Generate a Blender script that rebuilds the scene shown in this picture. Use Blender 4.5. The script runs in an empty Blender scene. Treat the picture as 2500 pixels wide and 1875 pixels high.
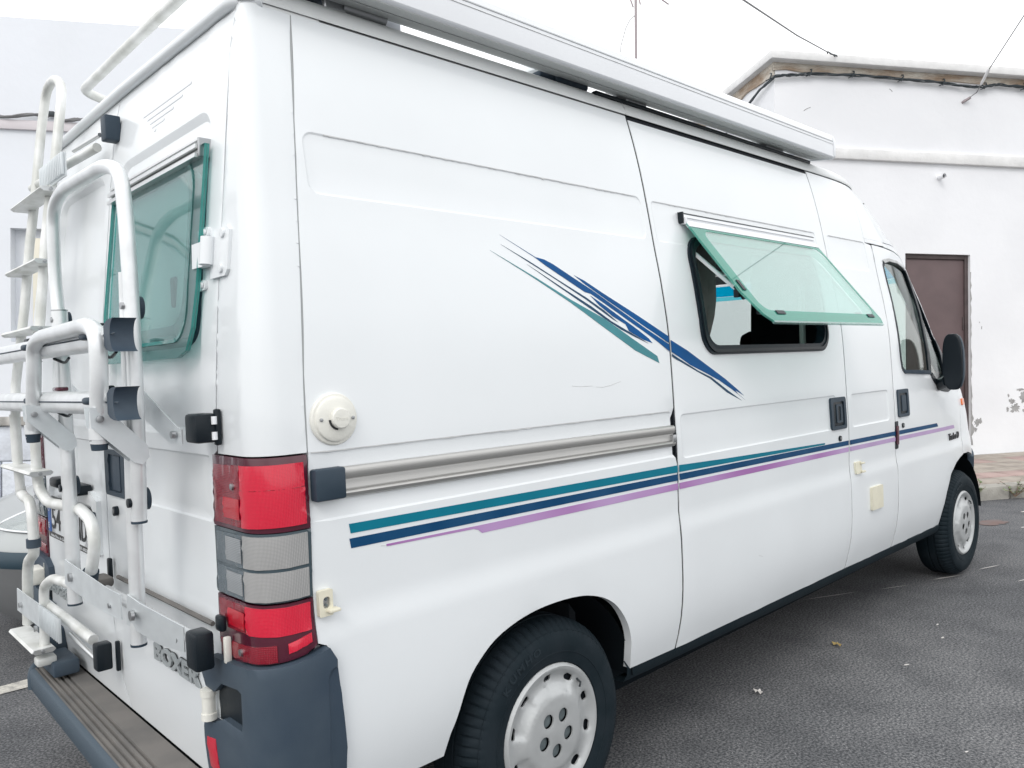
import bpy, bmesh, math, random
import numpy as np
from mathutils import Vector, Matrix
from mathutils.geometry import delaunay_2d_cdt
random.seed(7)
PI = math.pi
# ------------------------------------------------------------------ camera, light, exposure
sc = bpy.context.scene
UP = Vector((.0400067, -.0080013, .99916737)).normalized()     # true vertical seen from the van, which stands on a sloping street
TILT = UP.rotation_difference(Vector((0, 0, 1))).to_matrix().to_4x4()
cam_d = bpy.data.cameras.new('camera'); cam = bpy.data.objects.new('camera', cam_d); sc.collection.objects.link(cam)
Rc = ((.72247296, -.04402381, .68999618), (-.69026664, .01117045, .72346885), (-.03955742, -.99896803, -.02231782))
cam.matrix_world = TILT @ Matrix(((Rc[0][0], -Rc[0][1], -Rc[0][2], -.74912946), (Rc[1][0], -Rc[1][1], -Rc[1][2], -1.5675782),
                           (Rc[2][0], -Rc[2][1], -Rc[2][2], 1.39941155), (0, 0, 0, 1)))
cam_d.sensor_width = 36; cam_d.lens = 1917.37/2500*36; cam_d.clip_start = .05; cam_d.clip_end = 1000
sc.camera = cam
SUN_EL, SUN_AZ = math.radians(42), math.radians(240)
w = bpy.data.worlds.new('World'); sc.world = w; w.use_nodes = True
nt = w.node_tree; bg = nt.nodes['Background']
sky = nt.nodes.new('ShaderNodeTexSky'); sky.sky_type = 'NISHITA'; sky.sun_disc = False
sky.sun_elevation = SUN_EL; sky.sun_rotation = SUN_AZ; sky.dust_density = 3
mx = nt.nodes.new('ShaderNodeMix'); mx.data_type = 'RGBA'; mx.inputs[0].default_value = .90
nt.links.new(sky.outputs[0], mx.inputs[6]); mx.inputs[7].default_value = (15.2, 15.3, 15.4, 1)      # overcast cloud layer
nt.links.new(mx.outputs[2], bg.inputs[0]); bg.inputs[1].default_value = .10
sd = bpy.data.lights.new('sun', 'SUN'); sd.energy = .9; sd.angle = math.radians(25); sd.color = (1, .97, .93)
so = bpy.data.objects.new('sun', sd); sc.collection.objects.link(so)
sv = Vector((-math.cos(SUN_EL)*.90, -math.cos(SUN_EL)*.43, math.sin(SUN_EL)))
so.rotation_euler = sv.to_track_quat('Z', 'Y').to_euler()
sc.view_settings.view_transform = 'Standard'; sc.view_settings.look = 'None'
sc.view_settings.exposure = .1; sc.view_settings.gamma = 1; sc.view_settings.use_curve_mapping = False
sc.render.engine = 'CYCLES'; sc.cycles.max_bounces = 8; sc.cycles.transparent_max_bounces = 16
# ------------------------------------------------------------------ materials
def mat(name, col, rough=.5, metal=0, coat=0, bump=0, bscale=40, var=0, vscale=3, spec=.5, col2=None, detail=6, stretch=(1, 1, 1), bdist=.01):
    m = bpy.data.materials.new(name); m.use_nodes = True
    n = m.node_tree.nodes; l = m.node_tree.links; b = n['Principled BSDF']
    b.inputs['Base Color'].default_value = (*col, 1); b.inputs['Roughness'].default_value = rough
    b.inputs['Metallic'].default_value = metal; b.inputs['Coat Weight'].default_value = coat
    b.inputs['Coat Roughness'].default_value = .08; b.inputs['Specular IOR Level'].default_value = spec
    tc = n.new('ShaderNodeTexCoord'); mp = n.new('ShaderNodeMapping'); l.new(tc.outputs['Object'], mp.inputs[0])
    mp.inputs['Scale'].default_value = stretch
    if var or col2:
        t = n.new('ShaderNodeTexNoise'); t.inputs['Scale'].default_value = vscale; t.inputs['Detail'].default_value = detail
        l.new(mp.outputs[0], t.inputs[0]); r = n.new('ShaderNodeValToRGB'); l.new(t.outputs[0], r.inputs[0])
        c2 = col2 if col2 else tuple(c*(1-var) for c in col)
        r.color_ramp.elements[0].position = .35; r.color_ramp.elements[0].color = (*c2, 1)
        r.color_ramp.elements[1].position = .62; r.color_ramp.elements[1].color = (*col, 1)
        l.new(r.outputs[0], b.inputs['Base Color'])
    if bump:
        t2 = n.new('ShaderNodeTexNoise'); t2.inputs['Scale'].default_value = bscale; t2.inputs['Detail'].default_value = 4
        l.new(mp.outputs[0], t2.inputs[0]); bn = n.new('ShaderNodeBump'); bn.inputs['Strength'].default_value = bump
        bn.inputs['Distance'].default_value = bdist; l.new(t2.outputs[0], bn.inputs['Height']); l.new(bn.outputs[0], b.inputs['Normal'])
    return m
def glassmat(name, tint, refl=.12, rough=.03, body=0, bodycol=(1, 1, 1)):
    m = bpy.data.materials.new(name); m.use_nodes = True; n = m.node_tree.nodes; l = m.node_tree.links
    n.remove(n['Principled BSDF']); out = n['Material Output']
    t = n.new('ShaderNodeBsdfTransparent'); t.inputs[0].default_value = (*tint, 1)
    g = n.new('ShaderNodeBsdfGlossy'); g.inputs['Roughness'].default_value = rough
    fr = n.new('ShaderNodeLayerWeight'); fr.inputs[0].default_value = .5
    pw = n.new('ShaderNodeMath'); pw.operation = 'POWER'; l.new(fr.outputs['Facing'], pw.inputs[0]); pw.inputs[1].default_value = 4
    ml = n.new('ShaderNodeMath'); ml.operation = 'MULTIPLY_ADD'; l.new(pw.outputs[0], ml.inputs[0]); ml.inputs[1].default_value = .7; ml.inputs[2].default_value = refl*.045
    base = t
    if body:
        d = n.new('ShaderNodeBsdfDiffuse'); d.inputs[0].default_value = (*bodycol, 1)
        mb = n.new('ShaderNodeMixShader'); mb.inputs[0].default_value = body
        l.new(t.outputs[0], mb.inputs[1]); l.new(d.outputs[0], mb.inputs[2]); base = mb
    mxs = n.new('ShaderNodeMixShader'); l.new(ml.outputs[0], mxs.inputs[0]); l.new(base.outputs[0], mxs.inputs[1]); l.new(g.outputs[0], mxs.inputs[2])
    l.new(mxs.outputs[0], out.inputs[0]); return m
def lens(name, col, gridcol, scale=170, rough=.12):
    m = mat(name, col, rough, coat=.6); n = m.node_tree.nodes; l = m.node_tree.links; b = n['Principled BSDF']
    tc = n.new('ShaderNodeTexCoord'); facs = []
    for d in ('Z', 'X'):
        wv = n.new('ShaderNodeTexWave'); wv.bands_direction = d; wv.inputs['Scale'].default_value = scale/(2*PI)*4
        if d == 'X':
            mp = n.new('ShaderNodeMapping'); mp.inputs['Rotation'].default_value = (0, 0, .785); l.new(tc.outputs['Object'], mp.inputs[0]); l.new(mp.outputs[0], wv.inputs[0])
        else: l.new(tc.outputs['Object'], wv.inputs[0])
        facs.append(wv)
    mn = n.new('ShaderNodeMath'); mn.operation = 'MINIMUM'; l.new(facs[0].outputs['Fac'], mn.inputs[0]); l.new(facs[1].outputs['Fac'], mn.inputs[1])
    nz = n.new('ShaderNodeTexNoise'); nz.inputs['Scale'].default_value = 4; l.new(tc.outputs['Object'], nz.inputs[0])
    md = n.new('ShaderNodeMath'); md.operation = 'MULTIPLY_ADD'; l.new(nz.outputs[0], md.inputs[0]); md.inputs[1].default_value = .35; l.new(mn.outputs[0], md.inputs[2])
    r = n.new('ShaderNodeValToRGB'); l.new(md.outputs[0], r.inputs[0])
    r.color_ramp.elements[0].position = .12; r.color_ramp.elements[0].color = (*gridcol, 1); r.color_ramp.elements[1].position = .60; r.color_ramp.elements[1].color = (*col, 1)
    l.new(r.outputs[0], b.inputs['Base Color'])
    bn = n.new('ShaderNodeBump'); bn.inputs['Strength'].default_value = .25; bn.inputs['Distance'].default_value = .002
    l.new(mn.outputs[0], bn.inputs['Height']); l.new(bn.outputs[0], b.inputs['Normal']); return m
M = {}
M['paint'] = mat('white_paint', (.765, .795, .815), .38, coat=.5, bump=.06, bscale=260, bdist=.002, var=.04, vscale=1.6)
M['paint2'] = M['paint']
M['gut'] = mat('roof_band', (.70, .72, .72), .45, var=.08, vscale=5)
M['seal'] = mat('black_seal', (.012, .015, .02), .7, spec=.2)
M['rubber'] = mat('rubber', (.008, .015, .022), .4, bump=.1, bscale=300, spec=.2)
M['navyplastic'] = mat('dark_plastic', (.026, .044, .064), .5, bump=.2, bscale=500, bdist=.001, col2=(.038, .057, .078), vscale=9, spec=.3)
M['bumper'] = mat('bumper_plastic', (.036, .056, .082), .52, bump=.3, bscale=700, bdist=.001, col2=(.062, .085, .11), vscale=3.5, spec=.3)
M['black'] = mat('black_plastic', (.008, .013, .018), .35, bump=.1, bscale=300, spec=.25)
M['under'] = mat('underbody', (.006, .009, .012), .95, spec=.1)
M['sill'] = mat('sill_black', (.010, .018, .024), .6, bump=.15, bscale=80, col2=(.014, .022, .028), vscale=8, spec=.1)
M['alu'] = mat('aluminium', (.66, .67, .67), .30, metal=.85)
M['alurail'] = mat('track_rail', (.50, .495, .48), .46, metal=.8, bump=.05, bscale=300)
M['tube'] = mat('rack_tube', (.80, .82, .83), .33, metal=.4, coat=.15, var=.12, vscale=14, bump=.06, bscale=200, bdist=.002)
M['tubew'] = mat('ladder_tube', (.80, .81, .80), .4, metal=.15, col2=(.60, .61, .58), vscale=10, bump=.08, bscale=150, bdist=.002)
M['plate'] = mat('bracket_plate', (.70, .74, .76), .42, metal=.35, var=.1, vscale=16)
M['zinc'] = mat('bolt', (.42, .43, .44), .35, metal=.9)
M['step'] = mat('step_tread', (.165, .155, .145), .8, col2=(.125, .12, .115), vscale=7, bump=.4, bscale=260, bdist=.002)
M['stepedge'] = mat('step_edge', (.05, .075, .10), .6, bump=.3, bscale=300)
M['cream'] = mat('cream_plastic', (.72, .69, .56), .5, var=.06, vscale=20)
M['ivory'] = mat('ivory_cap', (.76, .755, .70), .42, var=.06, vscale=20, bump=.1, bscale=90)
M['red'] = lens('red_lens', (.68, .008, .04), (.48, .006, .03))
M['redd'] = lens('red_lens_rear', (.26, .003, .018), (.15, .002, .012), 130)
M['maroon'] = mat('lamp_rim', (.075, .008, .022), .2, coat=.6)
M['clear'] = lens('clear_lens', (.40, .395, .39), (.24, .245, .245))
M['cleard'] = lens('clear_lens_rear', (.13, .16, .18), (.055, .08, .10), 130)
M['clearb'] = lens('clear_lens_bulb', (.34, .35, .36), (.16, .19, .21), 130)
M['redb'] = lens('red_lens_bulb', (.55, .008, .025), (.34, .004, .015), 130)
M['slate'] = mat('lamp_rim_clear', (.05, .075, .09), .2, coat=.6)
M['reflect'] = mat('reflector', (.60, .012, .04), .3, coat=.5, bump=.3, bscale=400, bdist=.002)
M['orange'] = mat('indicator_orange', (.80, .17, .03), .25, coat=.4)
M['teal'] = mat('stripe_teal', (.002, .175, .255), .5, coat=.0, spec=.15, var=.1, vscale=6)
M['navy'] = mat('stripe_navy', (.002, .050, .135), .5, coat=.0, spec=.15, col2=(.012, .07, .165), vscale=6)
M['purple'] = mat('stripe_purple', (.36, .16, .40), .4, coat=0, spec=.15, col2=(.47, .32, .55), vscale=2.2, detail=1)
M['purple2'] = mat('stripe_purple_faded', (.47, .34, .55), .4, coat=0, spec=.15, var=.1, vscale=5)
M['blue'] = mat('swoosh_blue', (.002, .085, .27), .5, coat=.0, spec=.15, col2=(.004, .07, .22), vscale=4)
M['dblue'] = mat('swoosh_dark', (.018, .06, .12), .5, coat=.0, spec=.15)
M['teal2'] = mat('swoosh_teal', (.07, .27, .31), .4, coat=0, spec=.15, var=.2, vscale=6)
M['ghost'] = mat('ghost_stripe', (.735, .76, .785), .45, spec=.4)
M['grime'] = mat('seam_grime', (.60, .61, .61), .8, var=.25, vscale=18)
M['seamg'] = mat('seam_grey', (.34, .355, .36), .8)
M['tyre'] = mat('tyre', (.009, .016, .021), .7, bump=.3, bscale=160, bdist=.002, col2=(.015, .022, .028), vscale=12, spec=.12)
M['tyretext'] = mat('tyre_letters', (.017, .026, .033), .5, spec=.2)
M['cap'] = mat('wheel_trim', (.46, .475, .48), .42, metal=.3, coat=.1, var=.10, vscale=12, bump=.1, bscale=120, bdist=.003)
M['pocket'] = mat('wheel_pocket', (.12, .15, .16), .6, var=.3, vscale=40)
M['glassg'] = glassmat('window_green', (.84, .95, .93), 2.4, body=.16, bodycol=(.60, .80, .77))  # pale diffuse body stands in for bright sky reflected in the pane
M['glassedge'] = mat('window_edge', (.16, .50, .42), .15, coat=.5)
M['glassr'] = glassmat('rear_window_glass', (.70, .86, .85), 1.6, body=.20, bodycol=(.26, .46, .46))
M['edge_r'] = glassmat('rear_window_edge', (.15, .45, .42), .8, body=.7, bodycol=(.05, .30, .27))
M['glasscar'] = glassmat('door_glass', (.88, .93, .91), 1)
M['sunstrip'] = glassmat('windscreen_sunstrip', (.02, .66, .86), .2)
M['sunstrip2'] = glassmat('windscreen_sunstrip_edge', (.42, .86, .94), .2)
M['interior'] = mat('interior_dark', (.018, .024, .03), .8)
M['seat'] = mat('seat_cloth', (.022, .026, .03), .9, var=.3, vscale=20)
M['curtain'] = mat('curtain_cloth', (.20, .18, .175), .9, var=.3, vscale=12)
M['blind'] = mat('window_blind', (.66, .70, .67), .7)
M['white'] = mat('number_plate_white', (.72, .74, .76), .4)
M['euro'] = mat('plate_band_blue', (.02, .10, .36), .4)
M['ink'] = mat('ink_black', (.02, .022, .025), .5)
M['pframe'] = mat('plate_frame', (.05, .05, .048), .5)
M['badge'] = mat('badge_grey', (.38, .41, .42), .4, metal=.2)
M['awn'] = mat('awning_white', (.80, .82, .85), .38, coat=.2, var=.03, vscale=3)
M['awnb'] = mat('awning_underside_shade', (.58, .60, .59), .5, var=.05, vscale=4)  # awning white darkened, the underside's shade is put into the colour
M['wall'] = mat('wall_white', (.79, .80, .825), .85, bump=.2, bscale=14, bdist=.012, col2=(.74, .75, .775), vscale=1.1)
M['walll'] = mat('wall_white_left', (.74, .765, .81), .85, bump=.2, bscale=16, bdist=.01, col2=(.71, .735, .775), vscale=1.2)
M['slab'] = mat('parapet_paint', (.74, .74, .74), .8, bump=.4, bscale=30, var=.12, vscale=5)
M['peel'] = mat('peeled_render', (.60, .56, .49), .9, bump=.8, bscale=16, bdist=.03, col2=(.34, .25, .18), vscale=2.6, stretch=(1, 1, 3))
M['concrete'] = mat('bare_render', (.36, .36, .36), .9, bump=.5, bscale=30, var=.3, vscale=12)
M['door'] = mat('door_brown', (.115, .078, .080), .55, var=.14, vscale=4, bump=.06, bscale=60)
M['doorf'] = mat('door_frame', (.075, .055, .056), .6, var=.3, vscale=10)
M['cable'] = mat('cable_black', (.035, .045, .052), .55)
M['wire'] = mat('wire_grey', (.16, .16, .165), .6)
M['pole'] = mat('antenna_metal', (.30, .26, .27), .5, metal=.3)
M['pink'] = mat('ledge_pink', (.66, .62, .64), .8, var=.06, vscale=4)
M['shutter'] = mat('cream_shutter', (.74, .71, .60), .6, var=.08, vscale=4)
M['ledge'] = mat('stone_ledge', (.50, .485, .46), .9, var=.4, vscale=9, bump=.4, bscale=40)
M['block'] = mat('painted_block', (.67, .71, .78), .85, bump=.6, bscale=24, bdist=.015, col2=(.58, .61, .66), vscale=9)
M['kerb'] = mat('kerb_stone', (.40, .385, .35), .9, bump=.6, bscale=60, var=.25, vscale=6)
M['tile1'] = mat('pavement_tile_beige', (.40, .355, .31), .9, bump=.4, bscale=40, var=.3, vscale=5)
M['tile2'] = mat('pavement_tile_red', (.42, .31, .285), .9, bump=.4, bscale=40, var=.25, vscale=5)
M['leafm'] = mat('weed_leaf', (.11, .17, .07), .7, col2=(.20, .24, .13), vscale=30)
M['leafr'] = mat('weed_stem_red', (.22, .14, .09), .7)
M['paintline'] = mat('road_paint', (.62, .60, .54), .85, bump=.6, bscale=90, col2=(.36, .35, .33), vscale=26)
M['chip'] = mat('pale_chip', (.62, .60, .58), .8)
M['stain'] = mat('red_stain', (.165, .115, .105), .9, col2=(.15, .135, .135), vscale=8)
M['dryleaf'] = mat('dry_leaf', (.40, .30, .12), .8)
M['carsilver'] = mat('car_silver', (.40, .42, .42), .35, metal=.5, coat=.6)
M['cardark'] = mat('car_bumper_grey', (.15, .155, .16), .6, bump=.2, bscale=300)
M['carblack'] = mat('car_strip_navy', (.02, .045, .065), .5)
M['lampglass'] = glassmat('headlamp_glass', (.85, .88, .88), 1, body=.25, bodycol=(.75, .78, .78))
M['chrome'] = mat('lamp_reflector', (.6, .62, .62), .2, metal=.9)
def asphalt():
    m = mat('asphalt', (.12, .12, .125), .85); n = m.node_tree.nodes; l = m.node_tree.links; b = n['Principled BSDF']
    tc = n.new('ShaderNodeTexCoord')
    def noise(s, d=4):
        t = n.new('ShaderNodeTexNoise'); t.inputs['Scale'].default_value = s; t.inputs['Detail'].default_value = d; l.new(tc.outputs['Object'], t.inputs[0]); return t
    big, mid, fine = noise(.55, 3), noise(4, 5), noise(105, 7)
    vo = n.new('ShaderNodeTexVoronoi'); vo.inputs['Scale'].default_value = 300; l.new(tc.outputs['Object'], vo.inputs[0])
    r = n.new('ShaderNodeValToRGB'); l.new(fine.outputs[0], r.inputs[0])
    r.color_ramp.elements[0].position = .38; r.color_ramp.elements[0].color = (.056, .060, .066, 1)
    r.color_ramp.elements[1].position = .66; r.color_ramp.elements[1].color = (.245, .245, .248, 1)
    r2 = n.new('ShaderNodeValToRGB'); l.new(vo.outputs['Distance'], r2.inputs[0])
    r2.color_ramp.elements[0].position = .1; r2.color_ramp.elements[0].color = (1.25, 1.24, 1.24, 1)
    r2.color_ramp.elements[1].position = .6; r2.color_ramp.elements[1].color = (.62, .63, .65, 1)
    mu = n.new('ShaderNodeMix'); mu.data_type = 'RGBA'; mu.blend_type = 'MULTIPLY'; mu.inputs[0].default_value = 1
    l.new(r.outputs[0], mu.inputs[6]); l.new(r2.outputs[0], mu.inputs[7])
    r3 = n.new('ShaderNodeValToRGB'); l.new(big.outputs[0], r3.inputs[0])
    r3.color_ramp.elements[0].position = .35; r3.color_ramp.elements[0].color = (.84, .85, .87, 1)
    r3.color_ramp.elements[1].position = .65; r3.color_ramp.elements[1].color = (1.2, 1.19, 1.18, 1)
    mu2 = n.new('ShaderNodeMix'); mu2.data_type = 'RGBA'; mu2.blend_type = 'MULTIPLY'; mu2.inputs[0].default_value = 1
    l.new(mu.outputs[2], mu2.inputs[6]); l.new(r3.outputs[0], mu2.inputs[7])
    r4 = n.new('ShaderNodeValToRGB'); l.new(mid.outputs[0], r4.inputs[0]); r4.color_ramp.elements[0].position = .3; r4.color_ramp.elements[0].color = (.74, .75, .76, 1); r4.color_ramp.elements[1].position = .6; r4.color_ramp.elements[1].color = (1.08, 1.08, 1.07, 1)
    v2 = n.new('ShaderNodeTexVoronoi'); v2.inputs['Scale'].default_value = 34; l.new(tc.outputs['Object'], v2.inputs[0])
    r5 = n.new('ShaderNodeValToRGB'); l.new(v2.outputs['Distance'], r5.inputs[0]); r5.color_ramp.elements[0].position = .07; r5.color_ramp.elements[0].color = (.9, .9, .9, 1); r5.color_ramp.elements[1].position = .10; r5.color_ramp.elements[1].color = (0, 0, 0, 1)
    mu3 = n.new('ShaderNodeMix'); mu3.data_type = 'RGBA'; mu3.blend_type = 'MULTIPLY'; mu3.inputs[0].default_value = 1
    l.new(mu2.outputs[2], mu3.inputs[6]); l.new(r4.outputs[0], mu3.inputs[7])
    mu4 = n.new('ShaderNodeMix'); mu4.data_type = 'RGBA'; l.new(r5.outputs[0], mu4.inputs[0]); l.new(mu3.outputs[2], mu4.inputs[6]); mu4.inputs[7].default_value = (.36, .36, .37, 1); l.new(mu4.outputs[2], b.inputs['Base Color'])
    ad = n.new('ShaderNodeMath'); ad.operation = 'ADD'; l.new(vo.outputs['Distance'], ad.inputs[0]); l.new(fine.outputs[0], ad.inputs[1])
    bn = n.new('ShaderNodeBump'); bn.inputs['Strength'].default_value = .5; bn.inputs['Distance'].default_value = .0016
    l.new(ad.outputs[0], bn.inputs['Height']); l.new(bn.outputs[0], b.inputs['Normal']); return m
M['asphalt'] = asphalt()
# ------------------------------------------------------------------ helpers
COL = sc.collection
TOPS = []
def obj(name, verts, faces, m, parent=None, smooth=25, matidx=None):
    me = bpy.data.meshes.new(name); me.from_pydata([tuple(v) for v in verts], [], faces)
    for mm in (m if isinstance(m, (list, tuple)) else [m]): me.materials.append(mm)
    if matidx: me.polygons.foreach_set('material_index', matidx)
    me.update()
    if smooth:
        me.polygons.foreach_set('use_smooth', [True]*len(me.polygons))
        me.set_sharp_from_angle(angle=math.radians(smooth))
    o = bpy.data.objects.new(name, me); COL.objects.link(o)
    if parent: o.parent = parent
    else: TOPS.append(o)
    return o
def thing(name, label, cat, loc=(0, 0, 0), group=None):
    o = bpy.data.objects.new(name, None); COL.objects.link(o); o.empty_display_size = .2
    o['label'] = label; o['category'] = cat
    if group: o['group'] = group
    o.location = loc; TOPS.append(o); return o
def tag(o, label, cat, group=None):
    o['label'] = label; o['category'] = cat
    if group: o['group'] = group
    return o
def struct(o): o['kind'] = 'structure'; return o
class MB:
    def __init__(s): s.v = []; s.f = []
    def add(s, v, f):
        b = len(s.v); s.v += [tuple(p) for p in v]; s.f += [tuple(i+b for i in q) for q in f]; return s
    def build(s, name, m, parent=None, smooth=25): return obj(name, s.v, s.f, m, parent, smooth)
def box(c, s, R=None, bev=.004):
    bm = bmesh.new(); bmesh.ops.create_cube(bm, size=1)
    bmesh.ops.scale(bm, vec=s, verts=bm.verts)
    if bev: bmesh.ops.bevel(bm, geom=bm.edges[:], offset=min(bev, min(s)*.45), segments=2, profile=.5, affect='EDGES')
    if R: bmesh.ops.transform(bm, matrix=R.to_4x4(), verts=bm.verts)
    bmesh.ops.translate(bm, vec=c, verts=bm.verts)
    bm.verts.index_update(); v = [x.co[:] for x in bm.verts]; f = [[y.index for y in x.verts] for x in bm.faces]; bm.free(); return v, f
def fillet(P, r, seg=6):
    P = [Vector(p) for p in P]; out = [P[0]]
    for i in range(1, len(P)-1):
        a, b, c = P[i-1], P[i], P[i+1]; d1 = (a-b); d2 = (c-b); t = min(r, d1.length*.48, d2.length*.48)
        p1 = b+d1.normalized()*t; p2 = b+d2.normalized()*t
        for k in range(seg+1):
            u = k/seg; out.append(p1*(1-u)**2+b*2*u*(1-u)+p2*u*u)
    out.append(P[-1]); return out
def tube(P, r, fil=0, n=14, cap=True, ry=None):
    P = fillet(P, fil) if fil else [Vector(p) for p in P]
    V = []; F = []; t0 = (P[1]-P[0]).normalized(); up = Vector((0, 0, 1)) if abs(t0.z) < .9 else Vector((0, 1, 0))
    a = t0.cross(up).normalized(); b = a.cross(t0).normalized()
    for i, p in enumerate(P):
        t = ((P[min(i+1, len(P)-1)]-P[max(i-1, 0)])).normalized()
        a = (a-t*a.dot(t)).normalized(); b = t.cross(a).normalized()
        rr = r[i] if isinstance(r, list) else r
        for k in range(n):
            q = 2*PI*k/n; V.append(p+a*rr*math.cos(q)+b*(ry or rr)*math.sin(q))
        if i:
            for k in range(n): F.append(((i-1)*n+k, (i-1)*n+(k+1) % n, i*n+(k+1) % n, i*n+k))
    if cap:
        F.append(tuple(reversed(range(n)))); F.append(tuple(range((len(P)-1)*n, len(P)*n)))
    return V, F
def cyl(a, b, r, n=20, r2=None):
    a = Vector(a); b = Vector(b); return tube([a, a+(b-a)*.02, b-(b-a)*.02, b], [r*.94, r, r2 or r, (r2 or r)*.94], n=n)
def prism(pts, d):
    d = Vector(d); n = len(pts); V = [Vector(p) for p in pts]+[Vector(p)+d for p in pts]
    return V, [tuple(range(n)), tuple(reversed(range(n, 2*n)))]+[(i, i+n, (i+1) % n+n, (i+1) % n) for i in range(n)]
def inpoly(x, y, P):
    c = False; j = len(P)-1
    for i in range(len(P)):
        xi, yi = P[i]; xj, yj = P[j]
        if (yi > y) != (yj > y) and x < (xj-xi)*(y-yi)/(yj-yi)+xi: c = not c
        j = i
    return c
def resample(P, s):
    out = []
    for i in range(len(P)):
        a = P[i]; b = P[(i+1) % len(P)]; d = math.hypot(b[0]-a[0], b[1]-a[1]); k = max(1, int(math.ceil(d/s)))
        for j in range(k): out.append((a[0]+(b[0]-a[0])*j/k, a[1]+(b[1]-a[1])*j/k))
    return out
def rrect(x0, x1, z0, z1, r, seg=6):
    r = min(r, (x1-x0)/2, (z1-z0)/2); out = []
    for cx, cz, a0 in ((x1-r, z1-r, 0), (x0+r, z1-r, 90), (x0+r, z0+r, 180), (x1-r, z0+r, 270)):
        for k in range(seg+1):
            a = math.radians(a0+90*k/seg); out.append((cx+r*math.cos(a), cz+r*math.sin(a)))
    return out
def sdrr(x, z, R):
    x0, x1, z0, z1, r, d = R[:6]; cx, cz = (x0+x1)/2, (z0+z1)/2
    qx = abs(x-cx)-(x1-x0)/2+r; qz = abs(z-cz)-(z1-z0)/2+r
    return math.hypot(max(qx, 0), max(qz, 0))+min(max(qx, qz), 0)-r
def normal_of(mp, p, q, e=.004):
    a = mp(p+e, q, 0)-mp(p-e, q, 0); b = mp(p, q+e, 0)-mp(p, q-e, 0); return a.cross(b).normalized()
def panel(name, parent, m, mp, outline, holes=(), rec=(), thick=.02, step=.06, front=0, sharp=14, rows=(), chamfer=.002, loops=()):
    """a sheet-metal or plastic panel: outline and holes in surface coordinates, pressed recesses, real thickness"""
    sx, sy = step if isinstance(step, tuple) else (step, step); step = min(sx, sy)
    ol = resample(outline, step); hs = [resample(h, step) for h in holes]
    V = []; E = []
    def loop(L):
        b = len(V); V.extend(L); E.extend([(b+i, b+(i+1) % len(L)) for i in range(len(L))])
    loop(ol); nb = len(ol)
    for h in hs: loop(h)
    for h in loops: loop(h)
    def ok(x, y): return inpoly(x, y, ol) and not any(inpoly(x, y, h) for h in hs)
    near = ol+[p for h in hs for p in h]+[p for h in loops for p in h]
    for R in rec:
        for o in (0, -.005, -.009 if R[5] < .01 else -.02):
            L = [p for p in rrect(R[0]-o, R[1]+o, R[2]-o, R[3]+o, max(.003, R[4]+o))] if o == 0 else rrect(R[0]-o, R[1]+o, R[2]-o, R[3]+o, max(.003, R[4]+o))
            L = resample(L, step)
            if all(ok(*p) for p in L): loop(L)
            else:
                prev = None
                for p in L+[L[0]]:
                    if ok(*p) and np.min((np.array(near)[:, 0]-p[0])**2+(np.array(near)[:, 1]-p[1])**2) > .004**2:
                        V.append(p)
                        if prev is not None: E.append((prev, len(V)-1))
                        prev = len(V)-1
                    else: prev = None
    xs = [p[0] for p in ol]; ys = [p[1] for p in ol]
    nx = max(2, int((max(xs)-min(xs))/sx)); ny = max(2, int((max(ys)-min(ys))/sy))
    A = np.array(near)
    yy = sorted(set([min(ys)+(max(ys)-min(ys))*j/ny for j in range(1, ny)]))
    yy = [y for y in yy if all(abs(y-r_) > sy*.3 for r_ in rows)]+[r_ for r_ in rows if min(ys) < r_ < max(ys)]
    for y in yy:
        for i in range(1, nx):
            x = min(xs)+(max(xs)-min(xs))*i/nx
            if any(-.022 < sdrr(x, y, R) < .012 for R in rec): continue
            if ok(x, y) and np.min((A[:, 0]-x)**2+(A[:, 1]-y)**2) > (step*.28)**2: V.append((x, y))
    vo, eo, fo, _, _, _ = delaunay_2d_cdt([Vector(p) for p in V], E, [], 0, 1e-6)
    T = []
    for f in fo:
        cx = sum(vo[i].x for i in f)/3; cy = sum(vo[i].y for i in f)/3
        if inpoly(cx, cy, ol) and not any(inpoly(cx, cy, h) for h in hs): T.append(list(f))
    def dep(x, y):
        d = 0
        for R in rec:
            s = sdrr(x, y, R); wd = .007 if R[5] < .01 else .018
            t = min(1, max(0, -s/wd)); d = max(d, R[5]*t*t*(3-2*t)) if R[5] > 0 else d
        return d
    cnt = {}
    for f in T:
        for i in range(3):
            e = (f[i], f[(i+1) % 3]); k = tuple(sorted(e)); cnt.setdefault(k, []).append(e)
    bd = [v[0] for v in cnt.values() if len(v) == 1]; bset = set(i for e in bd for i in e)
    FV = []; BV = []
    for i, p in enumerate(vo):
        FV.append(mp(p.x, p.y, front-dep(p.x, p.y)-(chamfer if i in bset else 0)))
        BV.append(mp(p.x, p.y, front-dep(p.x, p.y)-thick))
    # orient by comparing face normal with outward direction
    f = T[len(T)//2]; nrm = (FV[f[1]]-FV[f[0]]).cross(FV[f[2]]-FV[f[0]]); outd = FV[f[0]]-BV[f[0]]
    if nrm.dot(outd) < 0: T = [t[::-1] for t in T]; bd = [(b, a) for a, b in bd]
    n = len(FV); F = [tuple(t) for t in T]+[tuple(i+n for i in reversed(t)) for t in T]+[(b, a, a+n, b+n) for a, b in bd]
    return obj(name, FV+BV, F, m, parent, sharp)
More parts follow.
